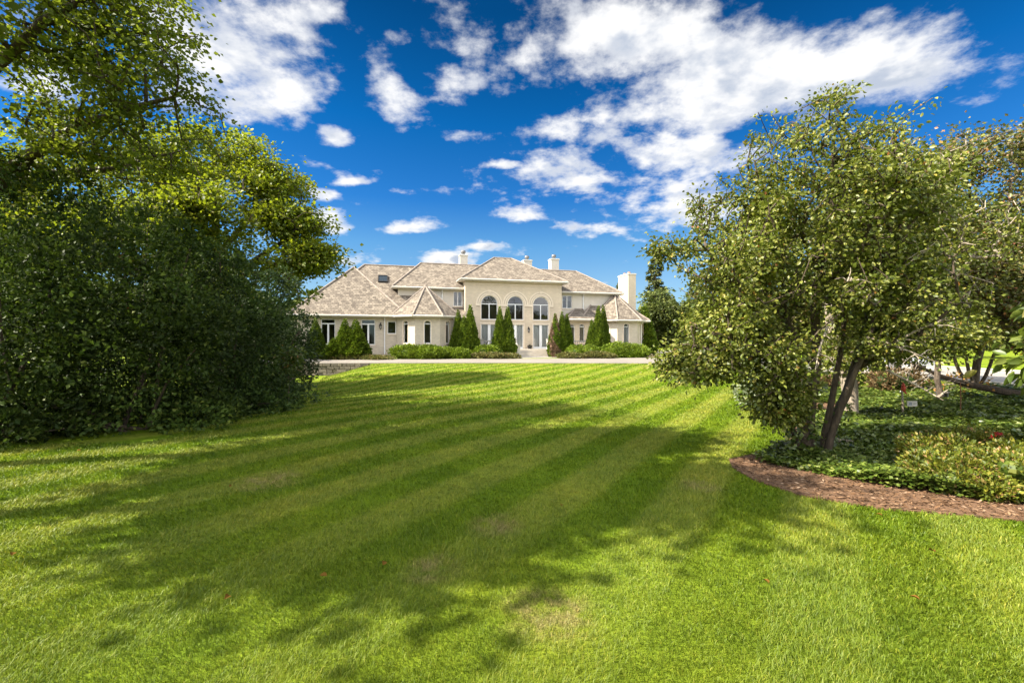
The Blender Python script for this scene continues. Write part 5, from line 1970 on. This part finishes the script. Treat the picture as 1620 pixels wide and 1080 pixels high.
# ---- arborvitae and clipped shrubs by the house
def arbor_mesh(h, r, n, seed, mleaf, dead=None):
    g = np.random.default_rng(seed)
    root = empty('arborvitae', (0, 0, 0))
    t = 1 - np.sqrt(1 - g.random(n) * .9993)
    z = t * h
    prof = r * 1.02 * np.clip(1 - t, 0, 1) ** .92 * np.clip(.62 + t * 2.6, 0, 1)
    a = g.random(n) * 2 * PI
    lump = 1 + .13 * np.sin(a * 5 + z * 2.1 + seed) * np.sin(z * 3.0 + a * 2 + seed) + .07 * np.sin(a * 9 - z * 4)
    rr = prof * lump * (1 - .22 * g.random(n) ** 2)
    out = np.stack([np.cos(a), np.sin(a), 0 * a], 1)
    pos = out * rr[:, None] + np.stack([0 * z, 0 * z, z], 1)
    dirv = out * .55 + np.array([[0, 0, 1.0]]) + g.normal(size=(n, 3)) * .35
    nor = out + g.normal(size=(n, 3)) * .6
    sz = (.15 + .12 * g.random(n)) * (1.1 - .55 * t)
    if dead is None:
        leaves('foliage', pos, dirv, nor, sz, mleaf, root, width=.55)
    else:
        k = dead(pos, a)
        leaves('foliage', pos[~k], dirv[~k], nor[~k], sz[~k], mleaf, root, width=.55)
        leaves('dead_foliage', pos[k], dirv[k], nor[k], sz[k], M['arbor_dead'], root, width=.5)
    mb = MB()
    prev = None
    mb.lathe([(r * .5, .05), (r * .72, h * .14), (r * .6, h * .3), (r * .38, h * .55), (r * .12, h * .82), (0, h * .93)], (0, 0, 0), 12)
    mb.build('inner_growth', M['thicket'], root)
    tb = MB()
    tb.tube([(0, 0, -.1), (0, 0, .5)], [.09, .07], 7)
    tb.build('trunk', M['bark'], root)
    return root


def house_plants():
    protos = [arbor_mesh(4.0, .62, 5000, 3, M['arbor']), arbor_mesh(4.0, .62, 5000, 14, M['arbor']), arbor_mesh(4.0, .70, 5000, 25, M['arbor'])]

    def pix(px, Y):
        return (px - 810) / 720 * Y
    #        px, Y, height, width factor, label
    L_ = [(499, 35.6, 3.15, 1.15, 'dark arborvitae at the left wing corner, half behind the maple boughs'),
          (546, 35.4, 3.2, 1.35, 'left and taller of the broad arborvitae pair between the two wing windows'),
          (563, 35.6, 3.15, 1.45, 'right arborvitae of the broad pair, before the second wing window'),
          (530, 35.2, 1.75, 1.55, 'low spreading arborvitae at the left foot of the broad pair'),
          (725, 39.2, 4.0, 1.05, 'left arborvitae of the trio between the left turret and the arches'),
          (734, 38.8, 3.5, .95, 'middle and lowest arborvitae of the trio by the left turret'),
          (744, 39.0, 4.45, 1.15, 'right and tallest arborvitae of the trio, beside the first arch'),
          (790.5, 39.4, 4.4, 1.0, 'left arborvitae of the pair before the first arched window'),
          (803, 39.6, 4.35, 1.0, 'right arborvitae of the pair, left of the front steps'),
          (889, 40.6, 4.15, .95, 'green arborvitae between the brown one and the narrow windows'),
          (897, 40.9, 3.85, .95, 'green arborvitae right of the browned one, before the narrow window'),
          (936, 41.0, 3.4, .8, 'left and lowest arborvitae of the trio before the right turret'),
          (946.5, 41.0, 4.7, 1.05, 'middle and broadest arborvitae of the trio before the right turret'),
          (954.5, 41.4, 4.75, 1.0, 'right arborvitae of the trio before the right turret'),
          (1020, 47.5, 5.2, 1.75, 'dark broad arborvitae behind the right corner of the house')]
    used = set()
    for i, (px, Y, h, w, lab) in enumerate(L_):
        k = i % 3
        o = protos[k] if k not in used else copy_tree(protos[k])
        used.add(k)
        x = pix(px, Y)
        o.location = (x, Y, tzf(x, Y) - .02)
        o.rotation_euler.z = i * 1.37
        o.scale = (w * 1.12, w * 1.12, h / 4.0)
        tag(o, lab, 'arborvitae', 'arborvitae planted along the house front')
    # the browned one
    o = arbor_mesh(4.0, .75, 5200, 31, M['arbor'], lambda p, a: (np.sin(a * 2 + p[:, 2] * 1.7 + 2.0) + .6 * np.sin(p[:, 2] * 2.3 + a) + .35 * np.sin(a * 7 + p[:, 2] * 9)) > .05)
    x = pix(878.5, 40.4)
    o.location = (x, 40.4, tzf(x, 40.4) - .02)
    o.scale = (1.0, 1.0, 1.0)
    o.rotation_euler.z = 2.2
    tag(o, 'dying arborvitae with big brown patches, right of the front steps', 'arborvitae', 'arborvitae planted along the house front')

    def low(px0, px1, Y, h, mat, lab, n, name='yew', ls=.15, dep=.28, core=.80):
        x0, x1 = pix(px0, Y), pix(px1, Y)
        w = (x1 - x0)
        cx = (x0 + x1) / 2
        k = max(2, int(w / 1.3))
        g = random.Random(int(px0))
        bl = []
        for q in range(k):
            t = (q + .5) / k
            hh = h * (.72 + .28 * math.sin(PI * min(1, max(0, t * .9 + .12)))) * g.uniform(.9, 1.05)
            bl.append(((t - .5) * (w - 1.2 * min(1, w / 3)), g.uniform(-.25, .25), hh * .42, w / k * .78, .85 * g.uniform(.85, 1.1), hh * .58))
        r = blob_shrub(name, (cx, Y, tzf(cx, Y)), bl, int(n * 1.7), ls, mat, int(px0), core, M['arbor'] if name == 'yew' else M['perennial'], .45, .55, dep)
        tag(r, lab, 'shrub')
    low(623, 700, 36.2, 1.25, M['yew'], 'wide bright green spreading yew before the left turret', 6500)
    low(690, 742, 36.9, .95, M['yew'], 'lower yew tapering from the turret yew towards the arborvitae trio', 3600)
    low(750, 790, 38.4, 1.1, M['yew'], 'rounded yew between the arborvitae trio and pair', 3000)
    low(896, 930, 38.8, 1.15, M['yew'], 'bright yew right of the blue sign', 2600)
    low(925, 948, 39.6, 1.05, M['yew'], 'darker yew tucked before the right arborvitae trio', 1900)
    low(957, 1024, 39.6, 1.35, M['yew'], 'long clipped yew before the right turret', 5600)
    low(744, 822, 37.0, .5, M['perennial'], 'low tan perennials along the drive left of the steps', 3400, 'perennial', .16)
    low(884, 925, 37.4, .45, M['perennial'], 'low perennials along the drive right of the blue sign', 1800, 'perennial', .16)
    low(924, 970, 37.7, .55, M['perennial'], 'tan perennials before the right arborvitae trio', 2000, 'perennial', .16)
    low(510, 625, 35.0, .36, M['perennial'], 'weedy strip of low plants along the left wing wall', 2600, 'perennial', .15)


house_plants()


# ---- stone retaining wall
def stone_wall():
    r = empty('retaining_wall', (-14.0, 29.1, 0))
    g = random.Random(9)
    mb = MB()
    x = -6.0
    rows = 4
    top = .31
    for row in range(rows):
        z1 = top - row * .2
        z0 = z1 - .185
        x = -7 + g.random() * .2
        while x < 4.75:
            w = g.uniform(.25, .6)
            xe = min(x + w, 4.85)
            d = g.uniform(.0, .05)
            q = [(x + g.uniform(0, .02), z0 + g.uniform(0, .02)), (xe - .015, z0 + g.uniform(0, .02)), (xe - .015 - g.uniform(0, .02), z1 - g.uniform(0, .02)), (x + g.uniform(0, .02), z1)]
            y0, y1 = -.02 - d, .16
            fr = [(a, y0, b) for a, b in q]
            bk = [(a, y1, b) for a, b in q]
            mb.poly(fr)
            mb.poly([fr[3], fr[2], bk[2], bk[3]])
            mb.poly([fr[1], bk[1], bk[2], fr[2]])
            mb.poly([fr[0], fr[3], bk[3], bk[0]])
            mb.poly([fr[1], fr[0], bk[0], bk[1]])
            x = xe
    m, nt, b = mat_new('field_stone')
    ge = mnode(nt, 'ShaderNodeNewGeometry')
    f = noise(nt, 9, 5, .7, ge.outputs['Position'])
    link(nt, mixc(nt, 1.0, ramp(nt, f, [(.3, (.075, .064, .054)), (.7, (.21, .18, .15))]), ramp(nt, ge.outputs['Random Per Island'], [(0, (.55, .55, .55)), (1, (1.35, 1.3, 1.25))]), 'MULTIPLY'), b.inputs['Base Color'])
    b.inputs['Roughness'].default_value = .9
    bump(nt, b, f, .6, .03)
    mb.build('stones', m, r)
    cp = MB()
    cp.box((-7, .0, -.55), (4.84, .15, .29))
    cp.build('backing', M['soil'], r)
    tag(r, 'low dark field-stone retaining wall holding up the left end of the drive', 'wall')


stone_wall()


# ---- small garden things in the ivy
def garden_bits():
    # stake with red bird
    s = empty('garden_stake', (8.58, 10.0, tzf(8.58, 10)))
    m = MB()
    m.tube([(0, 0, -.05), (.01, 0, .3), (-.01, 0, .60)], [.022, .02, .018], 7)
    m.build('stake', M['bark_pale'], s)
    m = MB()
    m.lathe([(0, -.07), (.03, -.05), (.045, 0), (.04, .04), (.028, .06), (.033, .085), (.022, .115), (0, .14)], (.02, 0, .64), 10)
    m.tube([(.03, 0, .60), (.09, 0, .53)], [.022, .008], 6)
    m.tube([(-.005, -.02, .73), (-.04, -.03, .72)], [.012, .002], 6)
    m.build('bird', plain('red_paint', (.45, .05, .02), .5, .3, 30), s)
    tag(s, 'weathered wooden stake topped by a small red bird, in the ivy', 'garden stake')
    # small plaque on two wires
    s = empty('plant_sign', (8.83, 10.05, tzf(8.83, 10)), R(-6))
    m = MB()
    for dx in (-.06, .055):
        m.tube([(dx, .02, -.05), (dx, .012, .30)], .007, 5)
    m.build('wire', M['dark'], s)
    m = MB()
    m.box((-.095, -.008, .25), (.105, .008, .37))
    o = m.build('plaque', plain('plaque_paint', (.58, .55, .47), .6, .1, 20), s)
    m = MB()
    m.box((-.07, -.0105, .275), (-.005, -.0085, .345))
    m.box((.02, -.0105, .325), (.085, -.0085, .333))
    m.box((.02, -.0105, .300), (.075, -.0085, .308))
    m.build('print', plain('plaque_print', (.26, .28, .30), .7, .3, 40), o)
    tag(s, 'small pale plaque on two thin wires beside the red bird stake', 'sign')
    # grey-topped box
    s = empty('garden_light', (12.05, 12.75, tzf(12, 12.7)), R(10))
    m = MB()
    for dx in (-.075, .075):
        for dy in (-.075, .075):
            m.box((dx - .018, dy - .018, -.02), (dx + .018, dy + .018, .27))
    m.box((-.06, -.06, .0), (.06, .06, .06))
    m.build('post', M['steel'], s)
    m = MB()
    m.box((-.055, -.055, .06), (.055, .055, .265))
    m.build('lamp_glass', M['dark'], s)
    m = MB()
    m.box((-.115, -.115, .271), (.115, .115, .305))
    m.build('cover', M['steel'], s)
    tag(s, 'small dark box-shaped garden light standing in the ivy', 'garden light')
    # thin rusty rod
    s = MB()
    s.tube([(0, 0, -.05), (.01, 0, .4), (0, 0, .78)], .009, 6)
    o = s.build('rod', plain('rust', (.20, .085, .04), .8, .3, 20))
    o.location = (9.95, 10.1, tzf(9.9, 10.1))
    tag(o, 'thin rusty rod stuck upright in the ivy right of the plaque', 'rod')
    # fallen leaves on the lawn: few enough to count
    g = np.random.default_rng(77)
    spots = [(-1.83, 2.95, 'curled brown leaf lying on the near shaded grass, biggest of the fallen leaves'), (-1.3, 3.2, 'fallen brown leaf on the lawn just right of the biggest leaf'), (-.95, 3.35, 'reddish fallen leaf in the shaded grass, left of the picture centre'),
             (-3.85, 3.5, 'red-brown fallen leaf at the left edge of the lawn'), (1.75, 3.1, 'orange leaf lying on the sunlit grass right of centre'), (3.5, 4.3, 'orange leaf lying on grass beside the mulch edge'),
             (3.3, 3.6, 'small red leaf on the sunlit lawn below the mulch'), (-6.6, 6.9, 'pale leaf lying at the foot of the dark thicket'), (2.6, 2.9, 'brown leaf on the sunlit grass near the bottom right of the lawn'), (-3.2, 5.2, 'brown leaf beside the worn spot left of the lawn centre'), (.5, 4.6, 'dark leaf in the shade in the middle of the lawn')]
    for k, (x, y, lb) in enumerate(spots):
        a = g.random() * 6
        o = leaves('fallen_leaf', np.array([[0, 0, .055]]), np.array([[math.cos(a), math.sin(a), .25]]), np.array([[.4, -.3, 1.0]]), np.array([.05]), M['leaf_litter'], width=.75, shape='oval', fold=.5)
        o.location = (x, y, tzf(x, y))
        tag(o, lb, 'leaf')


garden_bits()


# ---- parked car on the road behind the crab apples
def car():
    r = empty('parked_car', (22.6, 27.4, .015), R(90))
    prof = [(-2.2, .35), (-2.22, .62), (-2.05, .82), (-1.75, .88), (-1.15, 1.38), (.25, 1.42), (.95, .98), (1.9, .86), (2.18, .68), (2.2, .35)]
    m = MB()
    w = .86
    pl = [(x, -w if z < .9 else -w * .80, z) for x, z in prof]
    pr = [(x, -y, z) for x, y, z in pl]
    n = len(prof)
    m.poly(pl)
    m.poly(pr[::-1])
    for k in range(n):
        a, b = k, (k + 1) % n
        m.poly([pl[b], pl[a], pr[a], pr[b]])
    mt, nt, b = mat_new('silver_paint')
    b.inputs['Base Color'].default_value = (.55, .57, .6, 1)
    b.inputs['Metallic'].default_value = .4
    b.inputs['Roughness'].default_value = .25
    body = m.build('body', mt, r)
    gl, nt, b = mat_new('car_glass')
    b.inputs['Base Color'].default_value = (.015, .018, .02, 1)
    b.inputs['Roughness'].default_value = .05
    m = MB()
    m.poly([(-1.80, -.60, .93), (-1.80, .60, .93), (-1.22, .58, 1.345), (-1.22, -.58, 1.345)][::-1])
    m.build('rear_window', gl, r)
    m = MB()
    m.poly([(.33, -.58, 1.40), (.33, .58, 1.40), (.95, .62, 1.005), (.95, -.62, 1.005)][::-1])
    m.build('windscreen', gl, r)
    for sd_ in (-1, 1):
        m = MB()
        q = [(-1.55, sd_ * .80, .93), (.75, sd_ * .80, .96), (.2, sd_ * .70, 1.34), (-1.1, sd_ * .70, 1.32)]
        m.poly(q if sd_ < 0 else q[::-1])
        m.build('side_window', gl, r)
        m = MB()
        m.box((2.165, sd_ * .62 - .16, .60), (2.21, sd_ * .62 + .16, .72))
        m.build('headlight', M['white'], r)
        m = MB()
        m.box((-2.235, sd_ * .66 - .13, .60), (-2.19, sd_ * .66 + .13, .74))
        m.build('taillight', M['red_flower'], r)
    for x in (-1.38, 1.35):
        for sd_ in (-1, 1):
            m = MB()
            y0 = sd_ * .70
            m.tube([(x, y0 - .1, .32), (x, y0 + .12 * 1, .32)] if sd_ < 0 else [(x, y0 - .12, .32), (x, y0 + .17, .32)], .32, 16)
            wo = m.build('wheel', M['dark'], r)
            m = MB()
            yy = sd_ * .875
            m.tube([(x, yy - .01, .32), (x, yy + .01, .32)], .20, 12)
            m.build('rim', M['steel'], wo)
    tag(r, 'silver car parked on the road, glimpsed through the crab apple leaves', 'car')


car()


# ---- trees beyond and behind
def far_tree(name, x, y, h, r, seed, mat, lab, ncl=260, per=24, ls=.42, group=None, low=.18):
    hi_ = max(.68, low + .3)
    gz = tzf(x, y)
    g = random.Random(seed)
    tr = [[(x, y, gz - .1, h * .028), (x + g.uniform(-.2, .2), y, gz + h * .35, h * .02), (x, y, gz + h * .9, .05)]]
    bl = [(x, y, gz + h * .78, r * .62, r * .62, h * .2, 1.0)]
    for k in range(8):
        a = k * 2 * PI / 8 + g.random()
        q = g.uniform(low + .12, hi_)
        bl.append((x + math.cos(a) * r * .58, y + math.sin(a) * r * .58, gz + h * q, r * g.uniform(.4, .58), r * g.uniform(.4, .58), h * g.uniform(.13, .2), 1.0))
    t = skeleton_tree(name, (x, y, gz), tr, bl, ncl, per, ls, mat, M['bark_dark'], ls * 1.5, .6, 'kite', .7, seed, .016, .2, shell=.4)
    tag(t, lab, 'tree', group)
    return t


def spruce(x, y, h, r, seed, lab, n=7000):
    g = np.random.default_rng(seed)
    root = empty('spruce_tree', (x, y, tzf(x, y)))
    m = MB()
    m.tube([(0, 0, -.1), (0, 0, h * .5), (0, 0, h)], [h * .018, h * .012, .02], 7)
    nb = int(h * 9)
    br = MB()
    P, D, Nn = [], [], []
    for k in range(nb):
        t = (k + g.random()) / nb
        z = h * (.06 + .93 * t)
        L_ = r * (1 - t) ** .85 * (.75 + .4 * g.random()) + .12
        a = g.random() * 2 * PI
        o = np.array([math.cos(a), math.sin(a), 0])
        tip = o * L_ + np.array([0, 0, z - L_ * .22 + .25 * L_ * t])
        m.tube([(0, 0, z), tuple(tip)], [.03, .008], 4, cap=False)
        nn = int(n / nb * (.4 + 1.3 * (1 - t)))
        s = g.random(nn) ** .7
        side = np.array([-o[1], o[0], 0])
        p = np.array([0, 0, z]) + (tip - np.array([0, 0, z])) * s[:, None] + side * (g.normal(0, .12, nn) * (1 + L_ * .5 * s))[:, None] + np.array([0, 0, 1]) * (-np.abs(g.normal(0, .16, nn)))[:, None]
        P.append(p)
        D.append(o + side * g.normal(0, .8, nn)[:, None] + np.array([0, 0, -.5]) + g.normal(size=(nn, 3)) * .3)
        Nn.append(g.normal(size=(nn, 3)) * .6 + np.array([0, 0, 1]))
    m.build('trunk', M['bark_dark'], root)
    P = np.concatenate(P)
    leaves('crown', P, np.concatenate(D), np.concatenate(Nn), (.30 + .25 * g.random(len(P))), M['spruce'], root, width=.4)
    tag(root, lab, 'spruce')


def beyond():
    spruce(18.9, 60, 13.4, 2.8, 51, 'tall pointed spruce rising behind the right corner of the house')
    spruce(25.5, 63, 11.0, 3.2, 52, 'shorter spruce right of the tall one, behind the crab apple leaves', 6000)
    spruce(16.2, 68, 10.5, 2.4, 53, 'spruce tip just left of the big brick chimney', 4000)
    # mixed trees right of the house, before and behind the spruces
    L_ = [(18.0, 57, 8.2, 3.0, 'yellowish tree low beside the spruce, right of the house', 'wood'), (23.2, 55, 8.0, 3.4, 'bushy tree between the spruces and the crab apple', 'wood'),
          (29, 60, 10, 4.5, 'rounded tree behind the crab apple boughs, before the road end', 'wood'), (36, 58, 11, 5, 'broad tree across the road, behind the middle crab apple', 'wood'),
          (43, 50, 11, 5, 'broad tree across the road, behind the rusty crab apple', 'wood'), (50, 42, 10, 5, 'tree across the road at the right picture edge', 'wood')]
    for k, (x, y, h, r, lb, mt) in enumerate(L_):
        far_tree('broadleaf_tree', x, y, h, r, 70 + k, M[mt], lb, 230, 24, .40)
    # left, behind the thicket and beside the house
    for k, (x, y, h, r, lb) in enumerate(((-24, 33, 9.5, 4.2, 'tree behind the maple at the left end of the house'), (-31, 27, 11, 5, 'tree deep at the left edge behind the shade maple'))):
        far_tree('broadleaf_tree', x, y, h, r, 90 + k, M['wood'], lb, 260, 24, .40)
    # woods round the horizon: one mass
    g = np.random.default_rng(8)
    N = 46000
    ang = R(8) + g.random(N) * R(164)
    ang = np.where(g.random(N) < .5, ang, R(-80) + g.random(N) * R(360))
    dist = 120 + 26 * g.random(N)
    top = 9.5 + 2.6 * np.sin(ang * 23) + 2.2 * np.sin(ang * 51 + 1) + 1.5 * np.sin(ang * 97)
    z = top * (g.random(N) ** .8)
    x, y = np.cos(ang) * dist, np.sin(ang) * dist
    ok = np.abs(x - 23) > 8
    x, y, z = x[ok], y[ok], z[ok]
    n = len(x)
    o = leaves('woods', np.stack([x, y, z], 1), g.normal(size=(n, 3)), np.stack([-x / 100, -y / 100, 0 * x + .6], 1) + g.normal(size=(n, 3)) * .5, 1.5 + 1.3 * g.random(n), M['wood'], width=.8)
    tag(o, 'far belt of green woods along the horizon', 'woods', kind='stuff')
    # trees behind the viewer: they shade the near lawn and stand in the window reflections
    for (x, y, nc, bl, sd_, lb) in ((-10.0, 2.9, 800, [(-9.4, 2.55, 9.1, 1.25, .95, 1.0, 1.0), (-10.0, 2.9, 7.4, 1.7, 1.2, 1.5, 1.3), (-10.4, 3.4, 8.6, 1.2, 1.2, 1.2, .8), (-10.2, 2.2, 6.6, 1.2, .9, 1.0, .7), (-10, 3.4, 5.4, 1.6, 1.3, 1.0, .8), (-9.6, 1.7, 6.6, 1.0, .7, .9, .6)], 101, 'slender oak left of the viewpoint, shading the near lawn'),
                                    (-10.8, 5.4, 520, [(-9.9, 5.0, 9.6, 1.1, .9, .9, 1.0), (-10.8, 5.6, 8.2, 1.5, 1.3, 1.4, 1.0), (-11, 5.0, 6.4, 1.5, 1.3, 1.2, .7)], 102, 'thin-crowned oak between the slender oak and the shade maple')):
        ox_, oy_ = 1.85, (.80 if sd_ == 101 else .5)
        x, y, bl = x + ox_, y + oy_, [(q[0] + ox_, q[1] + oy_) + q[2:] for q in bl]
        t = skeleton_tree('oak_tree', (x, y, 0), [[(x, y, -.1, .22), (x, y, 4, .16), (x + .1, y, 9.4, .04)]], bl, nc, 34, .2, M['near_maple'], M['bark_dark'], .36, .6, 'kite', .75, sd_, .01)
        tag(t, lb, 'tree', 'trees beside the viewpoint')
    for k, (x, y, h, r, lb) in enumerate(((-26, -20, 15, 6, 'oak far behind the viewpoint on the left'), (-6, -30, 15, 6.5, 'oak straight behind the viewpoint'), (12, -26, 15, 6, 'oak behind the viewpoint on the right'), (28, -18, 14, 6, 'oak behind the viewpoint beyond the road'))):
        far_tree('oak_tree', x, y, h, r, 110 + k, M['wood'], lb, 200, 22, .5, 'trees behind the viewpoint')


beyond()
right_fill()
